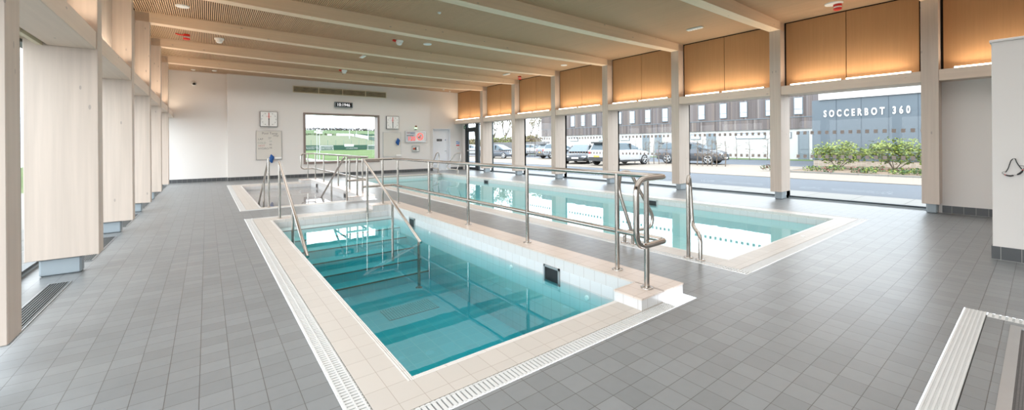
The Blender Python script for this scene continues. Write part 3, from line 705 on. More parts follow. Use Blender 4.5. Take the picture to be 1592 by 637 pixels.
marks(MB(), 8.44, 8.69, YW-.051, 1.985, 2.045, 6, random.Random(5)).build('header_print', plain('logo_blue', lin(48, 84, 150), .5), lp)
rc = (8.97, YW-.06, 1.845)
mb = MB(); mb.tube(arc(rc, .165, 0, 2*math.pi, 40, (1,0,0), (0,0,1))[:-1], .022, 8, closed=True); mb.tube([(rc[0]-.115, rc[1], rc[2]+.115), (rc[0]+.115, rc[1], rc[2]-.115)], .017, 8); mb.build('prohibition_ring', m_rled, rp)
mb = MB(); mb.tube([(rc[0]-.06, rc[1]+.006, rc[2]-.04), (rc[0]+.0, rc[1]+.006, rc[2]+.01), (rc[0]+.07, rc[1]+.006, rc[2]+.06)], .017, 8); mb.lathe((rc[0]-.085, rc[1]+.006, rc[2]-.05), [(.02, -.006), (.02, .006)], 10, axis=1); mb.tube(arc((rc[0], rc[1]+.006, rc[2]-.09), .08, math.pi*.1, math.pi*.9, 8, (1,0,0), (0,0,.3)), .008, 6); mb.build('diver_symbol', m_black, rp)
t = thing('warning_beacon', (8.75, YW, 2.3), 'small stacked beacon, red over lit green, above the safety display', 'beacon')
mb = MB(); mb.box(8.70, YW-.02, 2.20, 8.74, YW, 2.24); mb.lathe((8.74, YW-.05, 2.19), [(.05, 0), (.05, .06)], 14); mb.build('base', m_black, t)
mb = MB(); mb.lathe((8.75, YW-.05, 2.25), [(.052, 0), (.052, .07)], 14); mb.build('lens', emit('green_glow', (.55, 1, .5, 1), 3), t)['label'] = 'glowing green lens'
mb = MB(); mb.lathe((8.755, YW-.05, 2.32), [(.052, 0), (.052, .075), (.04, .09)], 14); mb.build('lens', plain('red_brown_lens', lin(120, 44, 30), .3), t)['label'] = 'dark red lens'
t = thing('control_box', (8.73, YW, 1.2), 'grey control box with red button under the safety display', 'control box')
mb = MB(); mb.cbox(8.525, YW-.06, 1.045, 8.945, YW, 1.37, .006); mb.build('case', plain('box_grey', lin(170, 172, 170), .5), t)
mb = MB(); mb.box(8.565, YW-.064, 1.085, 8.905, YW-.06, 1.33); pn = mb.build('face_plate', plain('plate_pale', lin(206, 208, 206), .4), t)
mb = MB(); mb.lathe((8.635, YW-.064, 1.205), [(.058, 0), (.058, -.02), (.045, -.028)], 18, axis=1); mb.build('button', plain('orange_red', lin(190, 74, 40), .4), t)
mb = MB(); mb.box(8.70, YW-.07, 1.13, 8.76, YW-.064, 1.29); mb.build('switch', m_black, t)
mb = MB(); mb.box(8.77, YW-.07, 1.18, 8.86, YW-.064, 1.27); mb.box(8.82, YW-.07, 1.10, 8.88, YW-.064, 1.15); mb.build('white_window', m_whitep, t)
t = thing('dome_camera', (-.39, 20.1, 3.87), 'small white dome camera high on the far wall at left', 'security camera')
mb = MB(); mb.lathe((-.39, 20.1, 3.87), [(.085, 0), (.085, -.05), (.06, -.07)], 20, axis=1); mb.build('base', m_whitep, t)
mb = MB(); mb.lathe((-.375, 20.03, 3.85), [(.05, 0), (.048, -.03), (.03, -.05), (.008, -.058)], 16, axis=1); mb.build('lens_dome', m_black, t)
# exit sign, notices
t = thing('exit_sign', (11.64, 19.7, 2.39), 'small green running-man exit sign beside the glazed door', 'sign')
mb = MB(); mb.box(11.56, 19.7, 2.29, 11.73, 19.73, 2.46); mb.build('panel', plain('exit_green', lin(40, 140, 80), .4), t)
mb = MB(); y = 19.998
y = 19.698; dx = -.08
mb.lathe((11.70+dx, y, 2.42), [(.014, 0), (.014, -.003)], 10, axis=1); mb.tube([(11.70+dx, y, 2.405), (11.695+dx, y, 2.37), (11.72+dx, y, 2.345), (11.71+dx, y, 2.31)], .009, 6); mb.tube([(11.695+dx, y, 2.37), (11.675+dx, y, 2.345), (11.66+dx, y, 2.33)], .009, 6); mb.tube([(11.675+dx, y, 2.39), (11.70+dx, y, 2.40), (11.725+dx, y, 2.385)], .007, 6); mb.box(11.76+dx, y-.003, 2.31, 11.80+dx, y, 2.44); mb.build('running_man', m_whitep, t)
t = thing('safety_notice', (11.34, FY2, 1.45), 'blue over red safety notice on the wall left of the exit door', 'sign')
mb = MB(); mb.box(11.225, FY2-.008, 1.32, 11.455, FY2, 1.60); mb.build('backing', m_whitep, t)
mb = MB(); mb.box(11.235, FY2-.011, 1.44, 11.445, FY2-.008, 1.59); mb.build('mandatory_panel', plain('notice_blue', lin(52, 120, 190), .5), t)
mb = MB(); mb.lathe((11.285, FY2-.011, 1.515), [(.035, 0), (.035, -.003)], 14, axis=1); mb.box(11.335, FY2-.014, 1.53, 11.435, FY2-.011, 1.56); mb.box(11.335, FY2-.014, 1.48, 11.42, FY2-.011, 1.50); mb.build('white_symbols', m_whitep, t)
mb = MB(); mb.box(11.235, FY2-.011, 1.33, 11.445, FY2-.008, 1.40); mb.build('prohibition_panel', plain('notice_red', lin(206, 70, 70), .5), t)
t = thing('small_notice', (11.345, FY2, 1.18), 'tiny red and white notice under the blue safety notice', 'sign')
mb = MB(); mb.box(11.28, FY2-.008, 1.135, 11.42, FY2, 1.215); mb.build('plate', m_whitep, t)
mb = MB(); mb.lathe((11.35, FY2-.008, 1.175), [(.028, 0), (.028, -.003)], 14, axis=1); mb.build('red_spot', m_red, t)
# ================================================================== CEILING FITTINGS
def disc_thing(x, y, label, r=.12):
    t = thing('ceiling_disc', (x, y, ZC), label, 'ceiling speaker', 'white round ceiling discs')
    mb = MB(); mb.lathe((x, y, ZC), [(r, 0), (r, -.012), (r*.94, -.02)], 28); mb.build('rim', m_whitep, t)
    mb = MB(); mb.lathe((x, y, ZC-.02), [(r*.84, 0), (r*.84, -.003)], 28); mb.build('grille', plain('disc_mesh', lin(228, 228, 226), .6), t)
disc_thing(-.385, 10.82, 'white round ceiling disc at top left, above the left columns')
disc_thing(5.125, 10.79, 'white round ceiling disc right of the white and red smoke detector')
disc_thing(10.6, 10.75, 'small white ceiling disc above the window with the black car front')
disc_thing(10.60, 2.67, 'white round ceiling disc behind the red sounder at top right', .16)
def sounder(x, y, label, arm=False):
    t = thing('fire_sounder', (x, y, ZC), label, 'fire alarm')
    mb = MB(); mb.lathe((x, y, ZC-(.02 if not arm else 0)), [(.075, 0), (.075, -.05)], 18); mb.build('base', m_red, t)
    mb = MB(); mb.lathe((x, y, ZC-.07), [(.068, 0), (.068, -.03)], 18); mb.build('lens', m_whitep, t)
    mb = MB(); mb.lathe((x, y, ZC-.10), [(.075, 0), (.072, -.03), (.05, -.045)], 18); mb.build('cap', m_red, t)
    if arm: mb = MB(); mb.tube([(x-.05, y, ZC-.03), (x-.16, y, ZC-.03), (x-.22, y+.02, ZC)], .02, 8); mb.build('bracket_arm', m_red, t)
sounder(10.66, 2.62, 'red fire sounder on the white disc at top right'); sounder(-.40, 13.5, 'red fire sounder with a side arm, over the left half of the ceiling', True); sounder(10.76, 13.62, 'small red fire sounder above the windows toward the exit door')
def detector(x, y, label, red):
    t = thing('smoke_detector', (x, y, ZC), label, 'smoke detector')
    mb = MB(); mb.lathe((x, y, ZC), [(.11, 0), (.11, -.03), (.10, -.045)], 20); mb.build('base', m_whitep, t)
    mb = MB(); mb.lathe((x, y, ZC-.045), [(.08, 0), (.085, -.03), (.06, -.075), (.03, -.085)], 20); mb.build('head', m_whitep, t)
    if red: mb = MB(); mb.tube([(x-.10, y-.01, ZC-.03), (x-.19, y, ZC-.01)], .035, 8); mb.build('red_beacon', m_red, t)
detector(.29, 13.5, 'white smoke detector on the slats right of the red sounder with a side arm', False); detector(4.32, 10.9, 'white smoke detector with red side, mid ceiling', True); detector(4.28, 16.42, 'far white smoke detector with red side, above the air grille', True)
def dot(x, y, label, r=.04):
    mb = MB(); mb.lathe((x, y, ZC), [(r, 0), (r, -.02), (r*.5, -.035)], 14); o = mb.build('ceiling_sensor', m_whitep); tag(o, label, 'sensor')
dot(4.12, 8.06, 'tiny white ceiling sensor near the top middle of the picture'); dot(-.39, 19.5, 'tiny white ceiling sensor at the far wall above the dome camera', .07); dot(.255, 19.3, 'small white ceiling sensor at the far wall, right of another above the dome camera', .08); dot(10.02, 19.2, 'small white ceiling sensor by the far white door, left one of a pair', .06); dot(10.62, 19.6, 'tiny white ceiling sensor by the far white door, right one of a pair', .05)
def emergency(x, y, label, l=.40):
    t = thing('emergency_light', (x, y, ZC), label, 'light', 'white ceiling emergency lights')
    mb = MB(); mb.cbox(x-.06, y-l/2, ZC-.035, x+.06, y+l/2, ZC, .008); mb.build('body', m_whitep, t)
    mb = MB()
    for i in range(5): mb.box(x-.05, y-l/2+.03+i*(l-.06)/5, ZC-.042, x+.05, y-l/2+.03+(i+.6)*(l-.06)/5, ZC-.035)
    mb.build('lens', plain('frosted_lens', lin(250, 250, 250), .2), t)
emergency(9.94, 5.36, 'white ribbed emergency light on the ceiling above the window with the dark parked car'); emergency(9.97, 13.5, 'white emergency light on the far right ceiling left of a small red sounder'); emergency(4.1, 13.49, 'white emergency light in the bluish glare of the mid ceiling')
# ================================================================== GOGGLES ON THE PARTITION
t = thing('swim_goggles', (7.41, .2, 1.1), 'black swimming goggles with red clips hung on the white partition', 'goggles')
gx = 7.43-.02
G = lambda x, y: Vector((gx, *onx(1520+x/7.96, 220+y/7.96, gx)[1:]))
mb = MB(); mb.tube(fillet([G(345,378), G(375,335), G(400,260), G(412,228), G(445,208), G(468,212), G(482,250), G(510,295), G(548,340)], .02, 4), .0034, 6)
mb.tube(fillet([G(347,380), G(378,338), G(404,262), G(416,232), G(446,212), G(464,216), G(478,254), G(506,298), G(545,345)], .02, 4), .003, 6)
mb.tube(fillet([G(340,410), G(300,388), G(305,376), G(350,372)], .01, 4), .002, 6); mb.tube(fillet([G(510,298), G(570,298), G(580,320), G(558,350)], .01, 4), .002, 6); mb.build('strap', m_black, t)
ml_ = plain('smoked_lens', lin(20, 18, 20), .15); mb = MB(); mb.tube([G(345,412), G(370,420), G(405,424), G(445,418)], [.006, .0085, .0095, .008], 8); mb.build('lens', ml_, t); mb = MB(); mb.tube([G(488,408), G(520,395), G(545,375), G(562,352)], [.007, .0095, .0095, .006], 8); mb.build('lens', ml_, t)
mb = MB(); mb.tube([G(445,418), G(462,410), G(475,416), G(488,408)], .003, 6); mb.build('nose_bridge', plain('clear_grey', lin(150, 146, 142), .3), t)
mb = MB(); mb.cyl(G(332,410), G(348,414), .0055, seg=8); mb.build('clip', m_red, t); mb = MB(); mb.cyl(G(552,358), G(562,346), .0055, seg=8); mb.build('clip', m_red, t)
mb = MB(); p = G(448, 216); mb.cyl((7.43, p.y, p.z), (7.405, p.y, p.z), .005, seg=8); mb.build('hook', m_whitep, t)
# ================================================================== OUTSIDE: the car park beyond the right windows
ZG = -.1
def ground(name, x0, y0, x1, y1, z, m):
    mb = MB(); mb.box(x0, y0, z-.3, x1, y1, z); return struct(mb.build(name, m))
ground('paving_strip', 11.8, -14, 14.6, 26, ZG, m_pave)
ground('asphalt_road', 14.6, -14, 19.5, 34, ZG-.02, m_asph)
ground('gravel_strip', 19.5, -14, 29.0, 50, ZG, m_gravel)
ground('far_road', 29.0, 8.2, 38.4, 75, ZG-.02, m_asph)
ground('gravel_forecourt', 29.0, -14, 38.4, 8.2, ZG, m_gravel)
ground('grass_verge', 38.4, -14, 140, 90, ZG, m_grass)
ground('paved_path', -40, -14, XGL-.06, 20.4, ZG, m_pave)
mb = MB(); mb.box(23.2, -8, ZG, 23.32, 8.0, ZG+.07); mb.box(23.32, 7.9, ZG, 29, 8.02, ZG+.07); struct(mb.build('bed_kerb', m_pave))
mb = MB(); mb.box(23.32, -8, ZG-.05, 30.4, 7.9, ZG+.05); struct(mb.build('planting_bed', m_soil))
# timber-clad building
XW = 41.0
def clad(name):
    t = NT(name); p = t.pos(); sx = t.n('ShaderNodeSeparateXYZ'); t.l(p, sx.inputs[0])
    u = t.math('DIVIDE', t.math('ADD', sx.outputs[1], t.math('MULTIPLY', sx.outputs[0], 1)), .16); fl = t.math('FLOOR', u); stp = t.math('FLOOR', t.math('DIVIDE', sx.outputs[2], 3.58))
    cb = t.n('ShaderNodeCombineXYZ'); t.l(fl, cb.inputs[0]); t.l(stp, cb.inputs[1])
    wn = t.n('ShaderNodeTexWhiteNoise', noise_dimensions='2D'); t.l(cb.outputs[0], wn.inputs['Vector'])
    r = t.n('ShaderNodeValToRGB'); e = r.color_ramp.elements; e[0].color = lin(92, 82, 78); e[1].color = lin(160, 150, 143)
    for q, c in ((.35, (122, 113, 110)), (.6, (138, 124, 115)), (.8, (114, 108, 111))): x_ = e.new(q); x_.color = lin(*c)
    t.l(wn.outputs['Value'], r.inputs[0]); gap = t.math('LESS_THAN', t.math('SUBTRACT', u, fl), .12)
    n = t.noise(t.scaled(p, (12, 12, .8)), 1, 4)
    c = t.mix(t.math('MULTIPLY', gap, .6), r.outputs[0], lin(66, 60, 60)); c = t.mix(t.math('MULTIPLY', n, .4), c, lin(122, 118, 122)); t.bsdf(c, .8, 0, .2); return t.m
m_clad = clad('weathered_boards'); m_render = plain('white_render', lin(166, 165, 163), .8, var=.03, sc=1)
m_wing = plain('window_dark_glass', lin(176, 188, 198), .15, 0, .25, var=.1); m_wfr = plain('window_grey_frame', lin(110, 122, 130), .5); m_door = plain('grey_door', lin(120, 132, 140), .5)
bt = thing('building', (45, 26, ZG), 'long building with weathered vertical timber cladding over a white ground floor', 'building')
yW0, yW1 = 6.0, 46.6
mb = MB(); mb.box(XW+.12, yW0, ZG, 54, yW1, 2.58); mb.build('ground_floor_wall', m_render, bt)
mb = MB(); mb.box(XW, yW0-.1, 2.58, 54, yW1, 6.7); mb.build('cladding', m_clad, bt)
mb = MB(); mb.box(XW-.03, yW0-.1, 3.56, XW+.02, yW1, 3.62); mb.build('board_joint', m_wfr, bt)
def bwin(a, b, z0, z1, x, nm, m):
    mb = MB(); mb.box(x-.06, a, z0, x+.02, b, z1); o = mb.build(nm, m_wfr if nm == 'window' else m, bt)
    if nm == 'window':
        mb = MB(); zm = z0+(z1-z0)*.3
        if z1-z0 > 1: mb.box(x-.075, a+.06, z0+.06, x-.055, b-.06, zm); mb.box(x-.075, a+.06, zm+.05, x-.055, b-.06, z1-.06)
        else: mb.box(x-.075, a+.06, z0+.06, x-.055, b-.06, z1-.06)
        mb.build('pane', m_wing, o)
for a, b in ((888,894),(904,910),(921,927),(940,945),(962,967),(979.5,987.5),(1003.5,1012),(1030,1039),(1056,1065),(1086,1096.5),(1119.5,1130.5),(1150.5,1162.5),(1190.5,1204),(1234.5,1249)):
    ya, yb = onx(b, 200, XW).y, onx(a, 200, XW).y; bwin(ya, yb, 3.8, 5.3, XW, 'window', m_wing)
for a, b in ((886,898),(964,978),(930,940),(1073,1088.5),(1143,1189.5),(1222,1230)):
    ya, yb = onx(b, 210, XW).y, onx(a, 210, XW).y; bwin(ya, yb, 1.75, 2.3, XW+.12, 'window', m_wing)
for a, b in ((998,1009),(1017,1028),(1097.5,1112),(1240,1257)):
    ya, yb = onx(b, 210, XW).y, onx(a, 210, XW).y; bwin(ya, yb, ZG, 2.36, XW+.12, 'entrance_door', m_door)
# grey building with the lettering
XB = 30.5
m_slate = plain('blue_grey_cladding', lin(112, 126, 137), .45, .1, var=.05, sc=.6)
bt = thing('building', (33, 2, ZG), 'blue-grey metal clad building lettered SOCCERBOT 360', 'building')
mb = MB(); mb.box(XB, -9, .28, 38, 8.83, 4.0); mb.build('cladding', m_slate, bt)
mb = MB(); mb.box(XB+.03, -9, ZG, 37.9, 8.78, .28); mb.build('brick_plinth', tile('stock_brick', lin(186, 168, 148), lin(208, 200, 190), 1, 2, .23, .075, 0, 0, .012, .15, .8), bt)
mb = MB(); mb.box(XB-.12, -9, 4.0, 38, 8.45, 4.5); mb.build('parapet', plain('white_fascia', lin(246, 246, 246), .6), bt)
mb = MB()
for y in (7.6, 6.43, 5.24, 4.06, 2.9, 1.7, .5): mb.box(XB-.006, y-.018, .28, XB+.01, y+.018, 4.0)
mb.build('panel_joints', plain('joint_dark', lin(72, 86, 98), .6), bt)
m_let = plain('white_letters', lin(252, 252, 252), .4)
me_ = text_mb('SOCCERBOT 360', .60, Matrix.Identity(4), depth=.05, bold=.018, space=1.75)
wtxt = max(v.co.x for v in me_.vertices)-min(v.co.x for v in me_.vertices); htxt = max(v.co.y for v in me_.vertices)
xs_ = (8.215-4.365)/wtxt
text_obj('lettering', 'SOCCERBOT 360', .60*.415/htxt, face_minus_x(XB-.03, 8.215, 2.945), m_let, bt, depth=.05, bold=.018, space=1.75, xs=xs_*htxt/.415)
# leafy plants
def leaves(mb, c, rad, n, size, rng, squash=1.0):
    for i in range(n):
        while True:
            u = Vector((rng.uniform(-1,1), rng.uniform(-1,1), rng.uniform(-1,1)))
            if .25 < u.length < 1: break
        p = Vector((c[0]+u.x*rad[0], c[1]+u.y*rad[1], c[2]+u.z*rad[2])); s = size*rng.uniform(.6, 1.3)
        a = Vector((rng.gauss(0,1), rng.gauss(0,1), rng.gauss(0,.6))).normalized(); b = a.orthogonal().normalized(); b = (b*math.cos(i)+a.cross(b)*math.sin(i))
        mb.quad(p-a*s, p-b*s*.45, p+a*s, p+b*s*.45, rng.choice((0,0,1)))
def leafm(name, c):
    return plain(name, c, .6, var=.25, sc=3)
m_lf = [leafm('leaf_yellow_green', lin(150, 164, 66)), leafm('leaf_green', lin(88, 116, 50))]
m_lf2 = [leafm('leaf_dark', lin(70, 104, 48)), leafm('leaf_red', lin(150, 90, 74))]
m_lf3 = [leafm('leaf_buff', lin(156, 142, 104)), leafm('leaf_olive', lin(124, 120, 80))]
m_bark = plain('bark', lin(128, 112, 98), .9)
def twigs(mb, p, d, L, r, depth, rng, tips, spread=.5, seg=5):
    q = p+d*L; mb.tube([p, p+(q-p)*.5+Vector((rng.gauss(0,.03*L), rng.gauss(0,.03*L), 0)), q], [r, r*.8, r*.6], seg, cap=False); tips.append(q)
    if depth == 0: return
    for i in range(rng.choice((2, 3, 3))):
        nd = (d+Vector((rng.gauss(0,spread), rng.gauss(0,spread), rng.gauss(.1,spread*.6)))).normalized(); twigs(mb, p+(q-p)*rng.uniform(.6,1), nd, L*rng.uniform(.6,.85), r*.55, depth-1, rng, tips, spread, seg)
def bush(label, x, y, rad, h, n, seed, mats, name='shrub', cat='shrub', group=None, leaf=.075):
    rng = random.Random(seed); t = thing(name, (x, y, ZG+.05), label, cat, group); mb = MB(); tips = []
    for i in range(6): 
        d = Vector((rng.gauss(0,.45), rng.gauss(0,.5), 1)).normalized(); twigs(mb, Vector((x, y, ZG+.05)), d, h*.42, .022, 2, rng, tips, .5)
    mb.build('stems', m_bark, t); mb = MB()
    for q in tips:
        if abs(q.y-y) < rad*1.3 and q.z < h+.1: leaves(mb, q, (.24, .26, .2), n//len(tips), leaf, rng)
    leaves(mb, (x, y, h*.52), (rad*.7, rad*.95, h*.42), n//3, leaf, rng)
    mb.build('foliage', mats, t); return t
pA, pB = onz(1302, 264, ZG), onz(1384, 268, ZG)
bush('left yellow-green shrub in front of the lettered grey building', 27.3, onx(1302, 250, 27.3).y, 1.25, 1.62, 1500, 3, m_lf); bush('right yellow-green shrub in front of the lettered grey building', 27.3, onx(1390, 250, 27.3).y, 1.45, 1.75, 1700, 5, m_lf)
pls = [(1262, 267), (1283, 269), (1300, 266), (1336, 270), (1352, 271), (1366, 268), (1398, 273), (1413, 272), (1429, 274), (1196, 266)]
pn_ = ['at the left end of the planting bed', 'second from the left end of the planting bed', 'under the left yellow-green shrub', 'between the two yellow-green shrubs, left one', 'between the two yellow-green shrubs, right one', 'under the left edge of the right shrub', 'at the kerb under the right shrub', 'right of the one at the kerb under the right shrub', 'beside the nearest right window column', 'by the edge of the dark parked car window']
for i, (px, py) in enumerate(pls):
    p = onz(px, py, ZG); rng = random.Random(40+i); x = min(max(p.x, 23.6), 26.6); y = onx(px, py, x).y
    t = thing('low_plant', (x, y, ZG+.04), 'low leafy ground plant '+pn_[i], 'plant', 'low plants in the planting bed')
    mb = MB(); leaves(mb, (x, y, ZG+.18), (.32, .42, .16), 130, .06, rng); mb.build('foliage', m_lf2 if i % 2 else [m_lf2[0], m_lf[0]], t)
# bare young trees
def sapling(px, X, h, seed, label, leafn=40):
    rng = random.Random(seed); y = onx(px, 240, X).y; t = thing('young_tree', (X, y, ZG), label, 'tree', 'bare young trees along the car park')
    mb = MB(); tips = []; mb.tube([(X, y, ZG), (X+rng.gauss(0,.04), y+rng.gauss(0,.04), ZG+h*.5), (X+rng.gauss(0,.05), y+rng.gauss(0,.05), ZG+h)], [.03, .024, .01], 6)
    for i in range(10):
        z = ZG+h*rng.uniform(.25, .98); d = Vector((rng.gauss(0,.6), rng.gauss(0,1), rng.uniform(.1,.7))).normalized(); twigs(mb, Vector((X, y, z)), d, h*.13, .012, 1, rng, tips, .5, 4)
    mb.build('trunk', m_bark, t); mb = MB()
    for q in tips: leaves(mb, q, (.12, .12, .12), max(1, leafn//len(tips)), .035, rng)
    mb.build('leaves', m_lf3, t)
spots = [(824, 30, 2.6), (831.5, 30, 2.7), (838.5, 30, 2.6), (846, 30, 3.0), (852, 30, 2.5), (987, 26, 1.75), (1002.5, 26, 1.6), (1008.5, 26, 1.7), (1016.5, 26, 1.75), (1024.5, 26, 1.7), (1036, 26, 1.8), (1084, 26, 1.7), (1092.5, 26, 1.75), (1100, 26, 1.65), (1107, 26, 1.7), (1114, 26, 1.6), (1127.5, 26, 1.6), (1145.5, 37.5, 1.9), (1165, 37.5, 1.8), (1193, 37.5, 1.8)]
snm = ['before the pale car, first from left', 'before the pale car, second from left', 'before the pale car, third from left', 'right of three before the pale car, the tallest', 'right of the tallest one, at the window column',
 'touching the front of the white car', 'just right of the white car wheel', 'second right of the white car wheel', 'in front of the left grey entrance door', 'in front of the right grey entrance door', 'beside the column left of the dark parked car', 'at the left end of the dark parked car', 'second in front of the dark parked car', 'third in front of the dark parked car', 'fourth in front of the dark parked car', 'fifth in front of the dark parked car', 'at the nose of the dark parked car', 'first beyond the far road right of the dark parked car', 'second beyond the far road right of the dark parked car', 'by the column left of the lettered building window']
for i, ((px, X, h), nm) in enumerate(zip(spots, snm)): sapling(px, X, h, 100+i, 'thin young tree '+nm, 60)
# ---- cars
m_tyre = plain('tyre_rubber', lin(40, 40, 42), .8); m_cglass = plain('car_glass', lin(78, 92, 100), .15, 0, .3, var=.05); m_trim = plain('car_black_trim', lin(38, 38, 40), .5); m_head = plain('headlamp_glass', lin(230, 236, 240), .1); m_tail = plain('tail_lamp', lin(214, 40, 44), .25); m_ypl = plain('yellow_plate', lin(246, 200, 90), .4)
def loft(mb, secs, m=0, smooth=True, mats=None):
    n = len(secs[0]); o = len(mb.v); vs = [v for s_ in secs for v in s_]; fs = []; base = len(mb.f)
    mb.add(vs, [], m)
    for i in range(len(secs)-1):
        for j in range(n):
            mb.f.append([o+i*n+j, o+i*n+(j+1) % n, o+(i+1)*n+(j+1) % n, o+(i+1)*n+j]); mb.mi.append(mats(i, j) if mats else m); mb.sm.append(smooth)
    for s_, idx in ((0, list(range(n))), (len(secs)-1, list(range(n)))):
        mb.f.append([o+s_*n+j for j in idx]); mb.mi.append(m); mb.sm.append(False)
def car(label, color, loc, rz, L=4.6, W=1.86, Hh=1.62, suv=True, front_plate=False):
    """front points to local +x"""
    M_ = Matrix.Translation(loc) @ Matrix.Rotation(rz, 4, 'Z'); t = thing('car', loc, label, 'car')
    paint = plain('paint_'+str(len(bpy.data.materials)), color, .25, .2, .6, var=.02)
    hw = W/2; zb = .26 if suv else .2; belt = 1.06 if suv else .92; hood = 1.0 if suv else .82
    st = [(-L/2, .86, zb+.22, belt-.12), (-L/2+.08, .95, zb+.08, belt), (-L*.36, 1, zb, belt), (-L*.1, 1, zb, belt), (L*.18, 1, zb, belt), (L*.24, .99, zb, hood), (L*.38, .97, zb, hood-.05), (L/2-.16, .90, zb+.02, hood-.16), (L/2-.03, .82, zb+.1, hood-.30), (L/2, .74, zb+.16, hood-.40)]
    def sec(x, k_, z0, z1):
        h = hw*k_; zm = z0+(z1-z0)*.55
        return [(x, -h*.92, z0), (x, -h*.99, z0+(z1-z0)*.2), (x, -h, zm), (x, -h*.96, z1-.05), (x, -h*.86, z1), (x, 0, z1+.02), (x, h*.86, z1), (x, h*.96, z1-.05), (x, h, zm), (x, h*.99, z0+(z1-z0)*.2), (x, h*.92, z0)]
    mb = MB(); loft(mb, [sec(*s_) for s_ in st]); mb.build('body', paint, t, M_)
    rear = -L/2+.12 if suv else -L*.34
    gs = [(rear, .84, belt-.03, belt-.02), (rear+.22 if suv else rear+.55, .82, belt-.03, Hh-.08), (rear+.6 if suv else rear+.9, .82, belt-.03, Hh), (-L*.02, .83, belt-.03, Hh), (L*.06, .83, belt-.03, Hh-.05), (L*.29, .84, belt-.05, belt+.0)]
    def gsec(x, k_, z0, z1):
        h = hw*k_; ht = h*(.80 if z1 > belt+.2 else .98); return [(x, -h, z0), (x, -ht-.02, z0+(z1-z0)*.86), (x, -ht*.9, z1), (x, ht*.9, z1), (x, ht+.02, z0+(z1-z0)*.86), (x, h, z0)]
    def gm(i, j):
        if j == 2: return 1 if i in (0, 4) else 0
        return 1 if j in (0, 4) else 0
    mb = MB(); loft(mb, [gsec(*s_) for s_ in gs], 0, False, gm); cabin = mb.build('cabin', [paint, m_cglass], t, M_)
    mb = MB()
    for x in (-L*.22, L*.03):
        for s_ in (-1, 1): mb.box(x, s_*hw*.84, belt-.02, x+.07, s_*hw*.70, Hh-.12)
    mb.build('door_pillars', m_trim, cabin, M_)
    mb = MB(); mb.box(-L/2-.012, -hw*.80, zb+.06, -L/2+.1, hw*.80, zb+.32); mb.box(L/2-.1, -hw*.66, zb+.05, L/2+.012, hw*.66, zb+.22); mb.box(-L*.3, -hw-.008, zb-.02, L*.3, hw+.008, zb+.10); mb.build('bumper_trim', m_trim, t, M_)
    for x in (-L*.31, L*.31):
        for s_ in (-1, 1):
            r = .36 if suv else .32; y = s_*(hw-.2)
            mb = MB(); mb.lathe((x, y, r), [(r*.7, s_*.02), (r*.97, s_*.02), (r, s_*.06), (r, s_*.19), (r*.95, s_*.215), (r*.70, s_*.215)], 24, axis=1) if s_ > 0 else mb.lathe((x, y, r), [(r*.7, -.02), (r*.97, -.02), (r, -.06), (r, -.19), (r*.95, -.215), (r*.70, -.215)], 24, axis=1)
            wl = mb.build('wheel', m_tyre, t, M_)
            mb = MB(); mb.lathe((x, y+s_*.2, r), [(r*.72, 0), (r*.72, s_*.018), (r*.66, s_*.02)], 20, axis=1)
            rim0 = mb.build('rim', m_trim, wl, M_)
            mb = MB()
            for q in range(5):
                a = 2*math.pi*q/5+.3; c_, s2 = math.cos(a), math.sin(a); yy = y+s_*.222
                mb.tube([(x, yy, r), (x+c_*r*.66, yy, r+s2*r*.66)], [.04, .025], 6)
            mb.tube([(x+math.cos(a)*r*.68, y+s_*.222, r+math.sin(a)*r*.68) for a in [2*math.pi*q/20 for q in range(20)]], .016, 6, closed=True)
            mb.build('spokes', m_alu, rim0, M_)
    for s_ in (-1, 1):
        mb = MB(); mb.cbox(-L/2-.01, s_*hw*.84, belt-.26, -L/2+.14, s_*hw*.60, belt-.10, .01); mb.build('tail_lamp', m_tail, t, M_)
        mb = MB(); mb.cbox(L/2-.30, s_*hw*.88, hood-.34, L/2-.03, s_*hw*.52, hood-.22, .01); mb.build('headlamp', m_head, t, M_)
        mb = MB(); mb.cbox(L*.18, s_*(hw+.16), belt-.02, L*.21, s_*(hw-.08), belt+.13, .01); mb.build('door_mirror', paint, t, M_)
    mb = MB(); mb.box(-L/2-.03, -.26, .58, -L/2-.0, .26, .70); mb.build('rear_plate', m_ypl, t, M_)
    mb = MB(); mb.box(L/2-.0, -.26, .40, L/2+.035, .26, .50); mb.build('front_plate', m_whitep, t, M_)
    mb = MB(); mb.box(L/2-.06, -.38, hood-.40, L/2+.012, .38, hood-.31); mb.build('radiator_grille', m_trim, t, M_)
    if suv: mb = MB(); mb.cbox(-L/2+.10, -hw*.66, Hh-.10, -L/2+.45, hw*.66, Hh+.0, .01); mb.build('roof_spoiler', m_trim, t, M_)
    return t
def cary(px, X): return onx(px, 250, X).y
car('white sports utility car with a yellow rear plate, split by a timber column', lin(226, 230, 234), (23.55, 18.28, ZG), R(-4), 4.7, 1.94, 1.62, True)
car('black car facing the windows with a white front plate, left of the white car', lin(58, 62, 68), (23.6, cary(903, 23.6)-.1, ZG), R(180+30), 4.4, 1.82, 1.47, False)
car('grey car with a red tail lamp behind the black car front', lin(150, 158, 166), (29.5, cary(878, 29.5)+.9, ZG), R(-12), 4.5, 1.84, 1.55, True)
car('dark grey car behind thin bare trees, in front of the long timber building', lin(92, 96, 104), (28.2, cary(1100, 28.2)+1.15, ZG), R(-82), 4.6, 1.84, 1.55, True)
car('dark blue-grey estate car in the window beside the exit door', lin(92, 100, 112), (25.5, cary(775, 25.5), ZG), R(-75), 4.7, 1.85, 1.5, False)
car('pale grey car behind young trees, two windows right of the exit door', lin(176, 182, 188), (33.5, cary(827, 33.5), ZG), R(-70), 4.5, 1.84, 1.5, True)
car('silver car seen through the glazed exit door', lin(190, 196, 200), (27.2, cary(734, 27.2), ZG), R(-60), 4.5, 1.84, 1.5, True)
